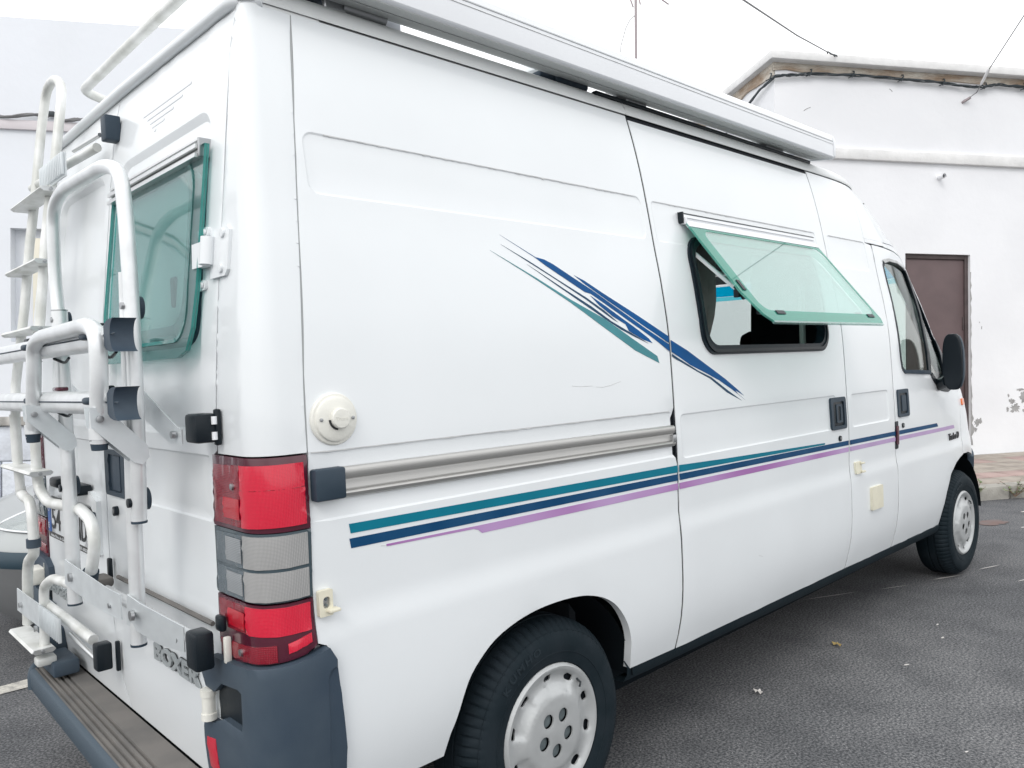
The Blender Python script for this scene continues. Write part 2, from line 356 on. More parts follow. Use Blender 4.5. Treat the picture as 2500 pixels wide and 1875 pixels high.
def text_mesh(s, size, depth=.002, bold=0., sx=1.):
    c = bpy.data.curves.new('lettering', 'FONT'); c.body = s; c.size = size; c.extrude = depth; c.offset = bold; c.resolution_u = 3
    o = bpy.data.objects.new('lettering', c); COL.objects.link(o); dg = bpy.context.evaluated_depsgraph_get()
    me = bpy.data.meshes.new_from_object(o.evaluated_get(dg)); v = [x.co.copy() for x in me.vertices]; f = [tuple(p.vertices) for p in me.polygons]
    bpy.data.objects.remove(o); bpy.data.meshes.remove(me); bpy.data.curves.remove(c)
    x0 = min(p.x for p in v); x1 = max(p.x for p in v)
    for p in v: p.x = (p.x-x0)*sx
    return v, f, (x1-x0)*sx
def interp(x, X, Y): return float(np.interp(x, X, Y))
def smooth_tab(X, Y, n=160):
    X = np.array(X, float); Y = np.array(Y, float); h = np.diff(X); d = np.diff(Y)/h; m = np.zeros(len(X))
    for i in range(1, len(X)-1):
        m[i] = 0 if d[i-1]*d[i] <= 0 else 2*d[i-1]*d[i]/(d[i-1]+d[i])
    m[0] = d[0]; m[-1] = d[-1]; xs = np.linspace(X[0], X[-1], n); ys = []
    for x in xs:
        i = min(len(h)-1, max(0, int(np.searchsorted(X, x)-1))); t = (x-X[i])/h[i]
        ys.append((2*t**3-3*t*t+1)*Y[i]+(t**3-2*t*t+t)*h[i]*m[i]+(-2*t**3+3*t*t)*Y[i+1]+(t**3-t*t)*h[i]*m[i+1])
    return xs, np.array(ys)
# ------------------------------------------------------------------ the van's surfaces (x forward, y to its left, z up)
_sz = smooth_tab([.30, .35, .397, .46, .527, .60, .65, .72, .800, .836, .868, .95, 1.04, 1.217, 1.47, 1.657, 1.804, 1.939, 2.074, 2.2, 2.275, 2.35],
                 [.075, .055, .040, .022, .009, .002, 0, 0, .0008, .0050, .0082, .007, .006, .012, .023, .046, .073, .096, .122, .153, .175, .195], 500)
_rz = smooth_tab([.30, .43, .55, .7, 1.3, 1.47, 1.61, 1.8, 2.085, 2.2, 2.263, 2.35], [.03, .012, 0, 0, 0, .006, .017, .036, .066, .082, .095, .11], 300)
def Sf(z): return interp(z, *_sz)
def Rf(z): return interp(z, *_rz)
ZX = [.30, .70, .85, 1.0, 1.13, 1.2, 1.25, 1.377, 1.49, 1.88, 1.96, 2.03, 2.2, 2.31]
XS = [3.9, 3.9, 3.9, 3.9, 3.9, 3.88, 3.85, 3.75, 3.61, 3.37, 3.32, 3.19, 3.0, 2.82]
XF = [5.42, 5.45, 5.40, 5.33, 5.2, 5.0, 4.85, 4.75, 4.61, 4.37, 4.32, 4.19, 4.0, 3.82]
def xsf(z): return interp(z, ZX, XS), interp(z, ZX, XF), interp(z, [1.1, 1.25], [3.6, 4.0])
def S2(x, z):
    a, b, n = xsf(z); s = Sf(z)
    if x <= a: return s
    t = min((x-a)/(b-a), .999); return s+(1-s)*(1-(1-t**n)**(1/n))
def bodyR(x, z, off=0): return Vector((x, S2(x, z)-off, z))
def rearP(y, z, off=0): return Vector((Rf(z)-off, y, z))
def rcor(z): return interp(z, [1.2, 1.6, 2.28], [.075, .06, .028])
def cornerP(p, z, off=0):
    r = rcor(z); L = PI*r/4; R = Rf(z); S = Sf(z)
    if p > L: return Vector((R+r+(p-L), S-off, z))
    if p < -L: return Vector((R-off, S+r+(-L-p), z))
    th = p/r+PI/4; return Vector((R+r-(r+off)*math.cos(th), S+r-(r+off)*math.sin(th), z))
def cs(x, z): r = rcor(z); return (x-Rf(z)-r+PI*r/4, z)
def cr(y, z): r = rcor(z); return (-(y-Sf(z)-r)-PI*r/4, z)
def noseP(q, z, off=0):
    a, b, n = xsf(z); ph = q*PI/2; s = Sf(z)
    X = a+(b-a)*math.sin(ph)**(2/n) if ph > 0 else a; Y = s+(1-s)*(1-max(0, math.cos(ph))**(2/n))
    nx = math.sin(ph); ny = math.cos(ph); return Vector((X+off*nx, Y-off*ny, z))
def nq(x, z):
    a, b, n = xsf(z); t = max(0, min(.9999, (x-a)/(b-a))); return (math.asin(t**(n/2))/(PI/2), z)
def mir(f): return lambda p, q, off=0: (lambda v: Vector((v.x, 2-v.y, v.z)))(f(p, q, off))
MB_ = MB
# ================================================================== GROUND, STREET
def plane_obj(name, pts, m): return obj(name, pts, [tuple(range(len(pts)))], m, None, 0)
# pavement edge runs along D from the corner building
D = Vector((.83097874, -.55502411, -.03771706)); N = Vector((-.55486377, -.83179578, .01555574)); F0 = Vector((9.92, 1.425, .12))
Dg = Vector((.832, -.555, 0)); Ng = Vector((-.555, -.832, 0))
K0 = Vector((7.44, .565, 0))
bm_v = []; bm_f = []
g = struct(plane_obj('road', [(-60, -60, 0), (80, -60, 0), (80, 80, 0), (-60, 80, 0)], M['asphalt']))
# parking line (worn white paint) on the bay's left
line_pts = []
random.seed(3)
for i in range(41): line_pts.append((-1.6+i*.15, 2.63+random.uniform(-.006, .006), .004))
for i in range(40, -1, -1): line_pts.append((-1.6+i*.15, 2.745+random.uniform(-.006, .006), .004))
struct(plane_obj('parking_line', line_pts, M['paintline']))
# kerb stones
kb = struct(MB_().add(*prism([K0+Dg*-14+Ng*-.16+Vector((0, 0, -.02)), K0+Dg*14+Ng*-.16+Vector((0, 0, -.02)), K0+Dg*14+Ng*-1.0, K0+Dg*-14+Ng*-1.0], (0, 0, .03))).build('kerb', M['kerb'], None, 0))
def slab_local(s0, s1, n0, n1, z0, z1, base=K0, bev=.01):
    c = base+Dg*((s0+s1)/2)+Ng*((n0+n1)/2); R = Matrix((Dg, -Ng, Vector((0, 0, 1)))).transposed()
    v, f = box((0, 0, 0), (s1-s0, n1-n0, z1-z0), R, bev); return [(p[0]+c.x, p[1]+c.y, p[2]+(z0+z1)/2) for p in v], f
for i in range(-6, 6):
    s0 = .10+i*1.0; obj('kerb_stone', *slab_local(s0+.006, s0+.994, -.16, 0, -.05, .125+random.uniform(-.003, .003), bev=.018), M['kerb'], kb)
pv = struct(MB_().add(*slab_local(-14, 14, -2.2, -.17, -.02, .105)).build('pavement', M['kerb'], None, 0))
for i in range(-10, 12):
    for j in range(6):
        if (i < -6 or i > 9) : continue
        s0 = i*.30; n1 = -.17-j*.30
        mm = M['tile2'] if (j == 1 or (j == 4 and i % 2)) else M['tile1']
        obj('paving_slab', *slab_local(s0+.004, s0+.296, n1-.296, n1-.004, .10, .12+random.uniform(-.0015, .0015), bev=.006), mm, pv)
# little marks on the road
def blob(c, rx, ry, n=18, z=.004, jag=.2, ang=0):
    return [(c[0]+(math.cos(a)*rx*math.cos(ang)-math.sin(a)*ry*math.sin(ang))*k, c[1]+(math.cos(a)*rx*math.sin(ang)+math.sin(a)*ry*math.cos(ang))*k, z) for a, k in ((2*PI*i/n, 1+random.uniform(-jag, jag)) for i in range(n))]
struct(plane_obj('road_stain', blob((6.3, .34, 0), .13, .09, 26, .004, .3, -.6), M['stain']))
mb = MB(); random.seed(11)
for i in range(170):
    x = random.uniform(-1.2, 7.5); y = random.uniform(-1.8, 2.6) if random.random() < .7 else random.uniform(-3, 4)
    if 0 < y < 2 and .3 < x < 4.9: continue
    r = random.uniform(.002, .006)*(1+.15*max(0, x)); P = blob((x, y, 0), r*random.uniform(1, 3), r, 6, .003, .3, random.uniform(-.6, .2)); mb.add(P, [tuple(range(6))])
for a, b, r in (((4.341, .136), (4.567, .036), .008), ((3.484, .546), (3.847, .367), .004), ((3.95, .30), (4.15, .2), .003), ((4.75, .0), (4.95, -.07), .006), ((4.6, -.25), (4.72, -.29), .006), ((-.25, 2.0), (-.22, 1.94), .006), ((-.3, 1.7), (-.28, 1.66), .006), ((4.9, -.35), (5.1, -.4), .006)):
    d = Vector((b[0]-a[0], b[1]-a[1], 0)); nn = Vector((-d.y, d.x, 0)).normalized()*r
    P = [Vector((*a, .003)), Vector((a[0], a[1], .003))+d*.3+nn, Vector((*b, .003)), Vector((a[0], a[1], .003))+d*.6-nn]; mb.add(P, [(0, 1, 2, 3)])
sp = mb.build('road_chips', M['chip'], None, 0); sp['kind'] = 'stuff'
for i, (x, y, lb) in enumerate(((2.914, .093, 'small yellow dry leaf on the dark asphalt beside the van sill'), (2.185, .102, 'tiny pale scrap on the asphalt just ahead of the rear wheel'))):
    P = blob((x, y, 0), .030 if i == 0 else .022, .012, 9, .012, .25, 1.2); P = [(p[0], p[1], .006+.012*(k % 2)) for k, p in enumerate(P)]
    tag(obj('dry_leaf' if i == 0 else 'paper_scrap', P+[(x, y, .016)], [(k, (k+1) % 9, 9) for k in range(9)], M['dryleaf'] if i == 0 else M['chip'], None, 0), lb, 'leaf' if i == 0 else 'scrap')
# ================================================================== BUILDINGS
def facP(base):
    def f(s, t, off=0): return base+D*s+UP*t+N*off
    return f
fr = facP(F0)
B = thing('corner_house', 'white rendered flat-roofed house with brown door behind the van cab', 'house', F0[:])
def inB(o, par): o.parent = par; o.matrix_parent_inverse = Matrix.Translation(-par.location); return o
def fbox(mp, s0, s1, t0, t1, n0, n1, bev=.006):
    c = mp((s0+s1)/2, (t0+t1)/2, (n0+n1)/2); R = Matrix((D, -N, UP)).transposed()
    v, f = box((0, 0, 0), (s1-s0, n1-n0, t1-t0), R, bev); return [Vector(p)+c for p in v], f
# front wall as blocks round the door opening (thickness goes back)
wb = MB()
SC = -2.675
wb.add(*fbox(fr, SC, -.998, -.8, 4.56, -.35, 0, 0)); wb.add(*fbox(fr, -.121, 9, -.8, 4.56, -.35, 0, 0)); wb.add(*fbox(fr, -.998, -.121, 2.41, 4.56, -.35, 0, 0))
wb.add(*fbox(fr, -.998, -.121, -.8, .03, -.35, 0, 0)); wb.add(*fbox(fr, SC, SC+.35, -.8, 4.56, -8.5, -.35, 0)); wb.add(*fbox(fr, SC+.35, 9, 4.3, 4.5, -8.5, -.35, 0))
inB(wb.build('wall', M['wall'], None, 0), B)
rb = MB(); rb.add(*fbox(fr, SC-.10, 9.1, 4.575, 4.672, -8.6, .13, .012)); inB(rb.build('parapet', M['slab'], None, 30), B)
pb = MB(); random.seed(5)
def ragged(mp, s0, s1, t0, t1, off, amp, n=70):
    top = [(s0+(s1-s0)*i/n, t1) for i in range(n+1)]; bot = [(s0+(s1-s0)*i/n, t0+random.uniform(-amp, amp)) for i in range(n, -1, -1)]
    P = top+bot; V = [mp(a, b, off) for a, b in P]+[mp(a, b, off-.03) for a, b in P]; m_ = len(P)
    return V, [tuple(range(m_))]+[(i, i+m_, (i+1) % m_+m_, (i+1) % m_) for i in range(m_)]
pb.add(*ragged(fr, SC-.02, 9, 4.49, 4.576, .02, .012)); inB(pb.build('peeled_band', M['peel'], None, 0), B)
def sideP(t_, z, off=0): return F0+D*(SC-off)-N*t_+UP*z
pb = MB(); pb.add(*ragged(sideP, .0, 8, 4.44, 4.576, .02, .02)); inB(pb.build('peeled_band', M['peel'], None, 0), B)
lb = MB(); lb.add(*fbox(fr, SC-.05, 9.05, 3.49, 3.615, -.02, .05, .012)); inB(lb.build('ledge', M['slab'], None, 30), B)
# door
dm = MB(); dm.add(*fbox(fr, -.998, -.955, .03, 2.41, -.14, -.035, .004)); dm.add(*fbox(fr, -.165, -.121, .03, 2.41, -.14, -.035, .004)); dm.add(*fbox(fr, -.955, -.165, 2.355, 2.41, -.14, -.035, .004))
inB(dm.build('door_frame', M['doorf'], None, 30), B)
dd = inB(MB().add(*fbox(fr, -.953, -.167, .03, 2.352, -.12, -.055, .003)).build('door', M['door'], None, 30), B)
obj('lock_plate', *fbox(fr, -.19, -.172, 1.50, 1.66, -.055, -.045, .002), M['doorf'], dd, 30)
# peeled plaster patches, raised rims around bare grey render
def patch(mp, pts, off, m, name, par):
    V = [mp(a, b, off) for a, b in pts]; c = mp(sum(p[0] for p in pts)/len(pts), sum(p[1] for p in pts)/len(pts), off); n = len(V)
    V2 = [mp(a, b, off-.01) for a, b in pts]
    return inB(obj(name, V+[c]+V2, [(i, (i+1) % n, n) for i in range(n)]+[(i, i+n+1, (i+1) % n+n+1, (i+1) % n) for i in range(n)], m, None, 0), par)
random.seed(21)
for cx, cy, rx, ry in ((.49, .545, .075, .06), (.45, .63, .045, .035), (.60, .68, .05, .075), (.385, .53, .02, .03), (.57, .77, .06, .018), (.40, .70, .014, .024), (-.04, .37, .035, .05), (.005, .395, .03, .035), (-.06, .29, .02, .03), (.66, .5, .06, .08)):
    pts = [(cx+math.cos(a)*rx*k, cy+math.sin(a)*ry*k) for a, k in ((2*PI*i/30, random.uniform(.45, 1.2)) for i in range(30))]
    patch(fr, pts, .003, M['concrete'], 'bare_patch', B)
for s0, t0, s1, t1 in ((-2.306, 4.041, -2.221, 4.085), (.0, 1.60, .004, 1.585), (.033, 1.545, .03, 1.51), (-1.20, 4.36, -1.16, 4.33)):
    inB(obj('crack', *tube([fr(s0, t0, .001), fr((s0+s1)/2, (t0+t1)/2+.004, .001), fr(s1, t1, .001)], .004, n=5), M['concrete'], None, 0), B)
e_ = [(-.118, t) for t in np.linspace(0.1, 1.75, 30)]
ed = MB(); random.seed(9)
P = [(-.123, t) for t in np.linspace(.1, 2.2, 40)]+[(-.123+random.uniform(.004, .035)*(1.4 if t < .7 else .6), t) for t in np.linspace(2.2, .1, 40)]
V = [fr(a, b, .003) for a, b in P]; ed.add(V, [(i, i+1, 78-i, 79-i) for i in range(39)]); inB(ed.build('chipped_jamb', M['concrete'], None, 0), B)
pp = inB(obj('drain_pipe', *tube([fr(-.55, 3.33, -.05), fr(-.545, 3.328, .10)], .028, n=16, cap=False), M['wall'], None, 30), B)
obj('pipe_mouth', *cyl(fr(-.546, 3.328, .02), fr(-.545, 3.328, .06), .022), M['ink'], pp, 30)
# cable bundle along the cornice
def strands(path, off, r=.0085, k=3, seed=1):
    rnd = random.Random(seed); mbx = MB()
    for s in range(k):
        ph = rnd.uniform(0, 6); P = []
        for i in range(len(path)-1):
            for j in range(8):
                u = j/8; a = path[i]; b = path[i+1]; q = (i*8+j)*.55+ph
                P.append(a.lerp(b, u)+UP*(math.sin(q)*.012+rnd.uniform(-.003, .003))+N*(math.cos(q)*.010))
        P.append(path[-1]); mbx.add(*tube(P, r, n=6))
    return mbx
cpts = [(-2.69, 4.40), (-2.45, 4.43), (-2.247, 4.455), (-1.706, 4.474), (-1.066, 4.467), (-.515, 4.455), (-.091, 4.428), (.07, 4.45), (.247, 4.482), (.639, 4.468), (2, 4.45), (5, 4.45)]
side = [F0+D*(SC-.05)-N*5+UP*3.2, F0+D*(SC-.05)-N*2.0+UP*3.90, F0+D*(SC-.06)-N*.9+UP*4.17, F0+D*(SC-.06)-N*.25+UP*4.34]
cb = thing('cable_bundle', 'bundle of black cables clipped under the parapet of the corner house', 'cable', fr(-1, 4.45, .05)[:])
inB(strands(side+[fr(a, b, .05) for a, b in cpts], .05).build('cable', M['cable'], None, 40), cb)
for s, t in ((-2.75, 4.395), (-2.247, 4.475), (-1.706, 4.49), (-1.066, 4.485), (-.515, 4.47), (.05, 4.46), (.60, 4.485)):
    k = MB(); k.add(*tube([fr(s-.02, t-.05, .06), fr(s-.005, t, .08), fr(s+.015, t+.03, .05), fr(s+.02, t+.045, .01)], .008, n=6)); k.add(*tube([fr(s-.06, t-.055, .05), fr(s+.03, t-.02, .07)], .006, n=5))
    inB(k.build('clip', M['cable'], None, 40), cb)
gw = thing('stay_wire', 'thin stay wire with a turnbuckle rising from the house wall at right', 'wire', fr(-.214, 4.258, .02)[:])
A0 = fr(-.214, 4.258, .02); A1 = fr(-.107, 4.345, .10); T1 = Vector((9.113, 1.008, 4.448)); T2 = Vector((8.113, .444, 4.554)); 
A2 = A1.lerp(T1, .35)
inB(obj('wire', *tube([A0, A1, T1, T2, T2+(T2-T1)*4], .005, n=6), M['wire'], None, 0), gw)
inB(obj('anchor', *tube([fr(-.22, 4.25, -.02), A0, fr(-.15, 4.30, .05)], .016, n=8), M['pole'], None, 40), gw)
inB(obj('turnbuckle', *tube([A2, A2.lerp(T1, .1), A2.lerp(T1, .9), T1], [.008, .016, .016, .008], n=8), M['slab'], None, 40), gw)
ow = thing('overhead_wire', 'thin overhead wire dropping to a twisted tie on the parapet edge', 'wire', (8.617, 2.462, 4.895))
Wa = Vector((3.874, 1.005, 3.672)); Wb = Vector((8.039, 2.319, 4.781)); Wp = fr(-1.877, 4.67, .05)
inB(obj('wire', *tube([Wa+(Wa-Wb)*2.5, Wa, Wa.lerp(Wb, .5)-UP*.02, Wb], .006, n=6), M['wire'], None, 0), ow)
tw = [Wb.lerp(Wp, i/14)+UP*(random.uniform(.004, .014)*(-1)**i)+D*random.uniform(-.01, .01) for i in range(15)]; inB(obj('twisted_tie', *tube(tw, .007, n=6), M['cable'], None, 0), ow)
# low house far behind, carries the aerial
C2 = Vector((9.2, 7.6, 0))
H2 = thing('low_house', 'low white house mostly hidden behind the van roof and awning', 'house', C2[:])
def h2(s, t, off=0): return C2+D*s+UP*t+N*off
inB(MB().add(*fbox(h2, -2.6, 2.2, -1, 4.2, -5, 0, 0)).build('wall', M['wall'], None, 0), H2)
inB(MB().add(*fbox(h2, -2.7, 2.3, 4.2, 4.3, -5.1, .1, .01)).build('parapet', M['slab'], None, 30), H2)
an = thing('tv_aerial', 'thin grey television aerial mast rising above the rolled awning', 'aerial', (9.93, 6.363, 4.2))
pb_ = Vector((9.86, 6.38, 4.25)); pt = Vector((9.98, 6.353, 7.378)); pt2 = pt+(pt-pb_).normalized()*.7
inB(obj('mast', *tube([pb_, pt2], .022, n=8), M['pole'], None, 40), an)
for a, b in (((9.915, 6.415, 7.40), (9.945, 6.383, 7.257)), ((10.021, 6.314, 7.40), (10.03, 6.30, 7.30)), ((10.20, 6.14, 7.46), (10.372, 5.976, 7.283))):
    inB(obj('element', *tube([Vector(a)+(Vector(a)-Vector(b))*.6, Vector(b)], .012, n=6), M['pole'], None, 40), an)
inB(obj('boom', *tube([Vector((9.7, 6.62, 7.62)), Vector((10.35, 6.0, 7.60))], .012, n=6), M['pole'], None, 40), an)
inB(obj('feed_cable', *tube([Vector((9.97, 6.355, 7.133)), Vector((9.901, 6.419, 7.063)), Vector((9.841, 6.471, 6.919)), Vector((9.77, 6.531, 6.628)), Vector((9.72, 6.56, 6.0))], .006, n=5), M['wire'], None, 0), an)
# left house
BL = Vector((.7818, 6.6473, 0)); fl = facP(BL)
H = thing('left_house', 'white house with a grey cable strip and block plinth behind the ladder', 'house', BL[:])
lw = MB()
lw.add(*fbox(fl, -7, 2.05, 1.13, 4.71, -5, -.10, 0)); lw.add(*fbox(fl, -7, .03, 1.13, 4.71, -.10, 0, 0)); lw.add(*fbox(fl, .85, 2.05, 1.13, 4.71, -.10, 0, 0)); lw.add(*fbox(fl, .03, .85, 2.82, 4.71, -.10, 0, 0)); lw.add(*fbox(fl, .03, .85, 1.13, 1.8, -.10, 0, 0))
lw.add(*fbox(fl, -7, 2.05, -1.5, 1.13, -5, -.02, 0))
inB(lw.build('wall', M['walll'], None, 0), H)
inB(MB().add(*fbox(fl, -7, 2.05, 3.70, 3.785, -.01, .03, .006)).build('ledge', M['pink'], None, 30), H)
sh = inB(MB().add(*fbox(fl, .20, .42, 1.8, 2.74, -.10, -.03, .006)).build('shutter', M['shutter'], None, 30), H)
for s, t, a, b in ((.265, 2.665, .05, .05), (.275, 2.40, .022, .055), (.265, 2.27, .012, .06), (.37, 2.5, .03, .06)):
    obj('shutter_slot', *fbox(fl, s, s+a, t-b, t, -.04, -.024, 0), M['concrete'], sh, 0)
inB(MB().add(*fbox(fl, -7, 2.05, 1.05, 1.13, -.02, .05, .012)).build('stone_ledge', M['ledge'], None, 30), H)
random.seed(2)
for r_, (t0, t1) in enumerate(((.735, 1.045), (.405, .727), (.08, .397), (-.25, .072))):
    for c in range(-3, 5):
        s0 = -.05+c*.52+(.26 if r_ % 2 == 0 else 0)
        inB(obj('block', *fbox(fl, s0+.006, s0+.514, t0, t1, -.02, .015+random.uniform(0, .006), .012), M['block'], None, 30), H)
cl = thing('wall_cable', 'grey cable bundle running along the left house above its ledge', 'cable', fl(.3, 3.81, .03)[:])
inB(strands([fl(a, b, .04) for a, b in ((-6, 3.82), (-2, 3.81), (-.05, 3.807), (.27, 3.824), (.378, 3.84), (.486, 3.806), (.682, 3.799), (1.3, 3.80), (2.04, 3.80))], .04, r=.012, seed=4).build('cable', M['wire'], None, 40), cl)
inB(obj('clip', *fbox(fl, .35, .42, 3.825, 3.865, .02, .07, .006), M['cable'], None, 40), cl)
# ================================================================== WEEDS
def weed(name, c, h, n, seed, label, spread=.16, red=0):
    rnd = random.Random(seed); t = thing(name, label, 'weed', c); st = MB(); lf = MB(); rf = MB(); c = Vector(c)
    for i in range(n):
        a = rnd.uniform(0, 2*PI); tip = Vector((math.cos(a)*spread*rnd.uniform(.3, 1), math.sin(a)*spread*rnd.uniform(.3, 1), h*rnd.uniform(.4, 1)))
        P = [Vector((0, 0, 0)), tip*.5+Vector((0, 0, h*.15)), tip]; st.add(*tube(P, .0016, n=4))
        for j in range(7):
            u = .25+.75*j/6; p = P[0].lerp(P[1], u*2) if u < .5 else P[1].lerp(P[2], u*2-1)
            b = rnd.uniform(0, 2*PI); L = rnd.uniform(.022, .045); d = Vector((math.cos(b), math.sin(b), rnd.uniform(-.2, .7))).normalized()*L; s = d.cross(Vector((0, 0, 1))).normalized()*L*.32
            (rf if red and rnd.random() < red and j > 4 else lf).add([p, p+d*.5+s, p+d, p+d*.5-s], [(0, 1, 2, 3)])
    for nm, m_, mt in (('stem', st, M['leafr']), ('foliage', lf, M['leafm']), ('reddish_tip', rf, M['leafr'])):
        if m_.v: obj(nm, m_.v, m_.f, mt, t, 0)
    return t
kj = lambda s, n=0.03: tuple(K0+Dg*s+Ng*n)
weed('weed', (kj(.12)[0], kj(.12)[1], .02), .17, 16, 1, 'green weed sprouting from the kerb joint at the far right', .20, .3)
weed('weed', (kj(.50)[0], kj(.50)[1], .02), .12, 12, 5, 'low green weed at the kerb, rightmost and cut by the frame edge', .18, 0)
weed('weed', (kj(-.30)[0], kj(-.30)[1], .0), .20, 14, 8, 'pale green weed at the kerb right beside the front tyre', .10, 0)
# ================================================================== CAMPER VAN
VAN = thing('camper_van', 'white high-roof camper van with teal, navy and purple stripes and open side window', 'camper van', (2.7, 1, 0))
def VP(o): o.parent = VAN; o.matrix_parent_inverse = Matrix.Translation((-2.7, -1, 0)); TOPS.remove(o) if o in TOPS else None; return o
_obj = obj
def obj(name, verts, faces, m, parent=None, smooth=25, matidx=None):
    if parent is VAN: o = _obj(name, verts, faces, m, None, smooth, matidx); return VP(o)
    return _obj(name, verts, faces, m, parent, smooth, matidx)
P_ = M['paint']; ROW = (.79, .805, .82, .835, .85, .868, .885, .5, .55, .6)
arch = [(.4887, .3945), (.500, .45), (.5153, .4866), (.5493, .5762), (.5899, .6255), (.6502, .6672), (.7308, .6942), (.8151, .7075), (.9032, .7101), (.9853, .7048), (1.0492, .6925), (1.1148, .6682), (1.1714, .6287), (1.2211, .5647), (1.2484, .5024), (1.2590, .45), (1.2729, .3923)]
def seam(z): return Rf(z)+.124
rq = [(1.5265, .387)]+[(1.5265, 1.04), (1.520, 1.062), (1.508, 1.075), (1.508, 1.20), (1.520, 1.215), (1.5265, 1.235), (1.5265, 2.2795), (seam(2.276), 2.2795), (seam(2.0), 2.0), (seam(1.7), 1.7), (seam(1.4), 1.4), (.124, 1.226), (.1195, 1.07), (.117, .93), (.121, .80), (.142, .790), (.158, .765), (.170, .70), (.180, .60), (.184, .396)]+arch
rc1 = (.19, 1.497, 1.821, 1.974, .03, .0032)
def smooth_pts(P, k=3):
    out = []
    for i in range(len(P)-1):
        a = P[max(0, i-1)]; b = P[i]; c = P[i+1]; d = P[min(len(P)-1, i+2)]
        for j in range(k):
            t = j/k; out.append(tuple(.5*(2*b[q]+(c[q]-a[q])*t+(2*a[q]-5*b[q]+4*c[q]-d[q])*t*t+(3*b[q]-a[q]-3*c[q]+d[q])*t**3) for q in (0, 1)))
    return out+[P[-1]]
rq = rq[:-len(arch)]+smooth_pts(arch)
rqp = panel('rear_side_panel', VAN, P_, bodyR, rq, (), (rc1, (.05, 1.6, 1.067, 1.225, .01, .004)), .03, .055, rows=ROW)
def decal(name, par, m, mp, pts, off=.0009): return panel(name, par, m, mp, pts, (), (), .0006, .05, off, 30, chamfer=0)
dgr = [(1.5365, .386), (2.912, .3822), (2.915, .80), (2.913, .83), (2.918, 1.0), (2.918, 1.5), (2.914, 1.95), (2.914, 2.266), (1.5365, 2.266), (1.5365, 1.235), (1.5345, .95), (1.5365, .83)]
win = rrect(1.757, 2.737, 1.438, 1.842, .075, 8)
door = panel('sliding_door', VAN, P_, bodyR, dgr, (win,), ((1.553, 2.83, 1.819, 1.968, .02, .003), (1.56, 2.80, 1.054, 1.210, .022, .003)), .03, .055, rows=ROW)
# remove pressed recess over window edge is hidden by the frame
pp_o = [(2.921, .3822), (3.479, .3755), (3.482, .80), (3.476, .83), (3.480, 1.0), (3.480, 1.42), (3.475, 1.85), (3.470, 1.958), (3.400, 1.966), (3.400, 2.2795), (2.922, 2.2795), (2.922, 1.95), (2.926, 1.5), (2.926, 1.0), (2.921, .83)]
panel('pillar_panel', VAN, P_, bodyR, pp_o, (), ((2.955, 3.388, 1.813, 1.968, .02, .003), (2.958, 3.405, 1.048, 1.206, .022, .003)), .03, .05, rows=ROW)
farch = [(4.203, .367), (4.203, .467), (4.234, .565), (4.303, .663), (4.409, .717), (4.50, .742), (4.562, .750)]
dfr = [(4.562, .80), (4.567, 1.0), (4.567, 1.12), (4.52, 1.24), (4.40, 1.377), (4.26, 1.49), (4.12, 1.69), (4.01, 1.86), (3.93, 1.925), (3.82, 1.945), (3.652, 1.957), (3.487, 1.962)]
fd_o = [(3.4895, .3755)]+farch+dfr+[(3.4845, 1.85), (3.4895, 1.40), (3.4895, 1.0), (3.4855, .83), (3.4915, .80)]
fwin = [(3.606, 1.36), (3.618, 1.305), (3.66, 1.282), (4.03, 1.262), (4.075, 1.24), (4.12, 1.20), (4.20, 1.165), (4.31, 1.152), (4.38, 1.165), (4.40, 1.20), (4.36, 1.31), (4.22, 1.49), (4.08, 1.69), (3.985, 1.835), (3.94, 1.872), (3.81, 1.893), (3.674, 1.898), (3.60, 1.888), (3.578, 1.86)]
fdoor = panel('front_door', VAN, P_, bodyR, fd_o, (fwin,), (), .03, .05, rows=ROW)
# nose, wings, pillars (both sides mirrored)
def Q(x, z): return nq(x, z)
wing = [Q(4.573, .755), Q(4.573, 1.0), Q(4.573, 1.12), Q(4.53, 1.235), Q(4.54, 1.25), (1.0, 1.25), (1.0, .80), Q(5.2, .76), Q(5.05, .74), Q(4.95, .705), Q(4.85, .725), Q(4.72, .75)]
pill = [Q(4.535, 1.255), Q(4.41, 1.385), Q(4.27, 1.497), Q(4.13, 1.697), Q(4.02, 1.867), Q(3.935, 1.932), Q(3.82, 1.952), Q(3.66, 1.963), Q(3.66, 1.985), (1.0, 1.985), (1.0, 1.93), (.60, 1.93), (.54, 1.85), (.50, 1.5), (.50, 1.28), (.50, 1.255)]
capo = [(-.0, 1.988)]
wsc = [(.61, 1.925), (1.0, 1.925), (1.0, 1.262), (.515, 1.262), (.51, 1.5), (.55, 1.85)]
bmp = [Q(5.0, .30), Q(4.99, .55), Q(4.97, .69), Q(5.07, .73), Q(5.2, .755), (1.0, .79), (1.0, .30)]
for sgn, W in ((1, noseP), (-1, mir(noseP))):
    panel('front_wing', VAN, P_, W, wing, (), (), .025, .05)
    panel('windscreen_pillar', VAN, P_, W, pill, (), (), .03, .045)
    panel('windscreen', VAN, M['glasscar'], W, [p for p in wsc if True], (), (), .004, .06, -.008)
    panel('sun_strip', VAN, M['sunstrip2'], W, [(.555, 1.843), (1.0, 1.843), (1.0, 1.815), (.545, 1.815)], (), (), .001, .06, -.016)
    panel('sun_strip', VAN, M['sunstrip'], W, [(.585, 1.915), (1.0, 1.915), (1.0, 1.845), (.56, 1.845)], (), (), .001, .06, -.016)
    panel('front_bumper', VAN, M['bumper'], W, bmp, (), (), .04, .05, .012)
    panel('headlight', VAN, M['lampglass'], W, [(.62, .88), (.86, .86), (.86, 1.0), (.64, 1.02)], (), (), .006, .05, .004)
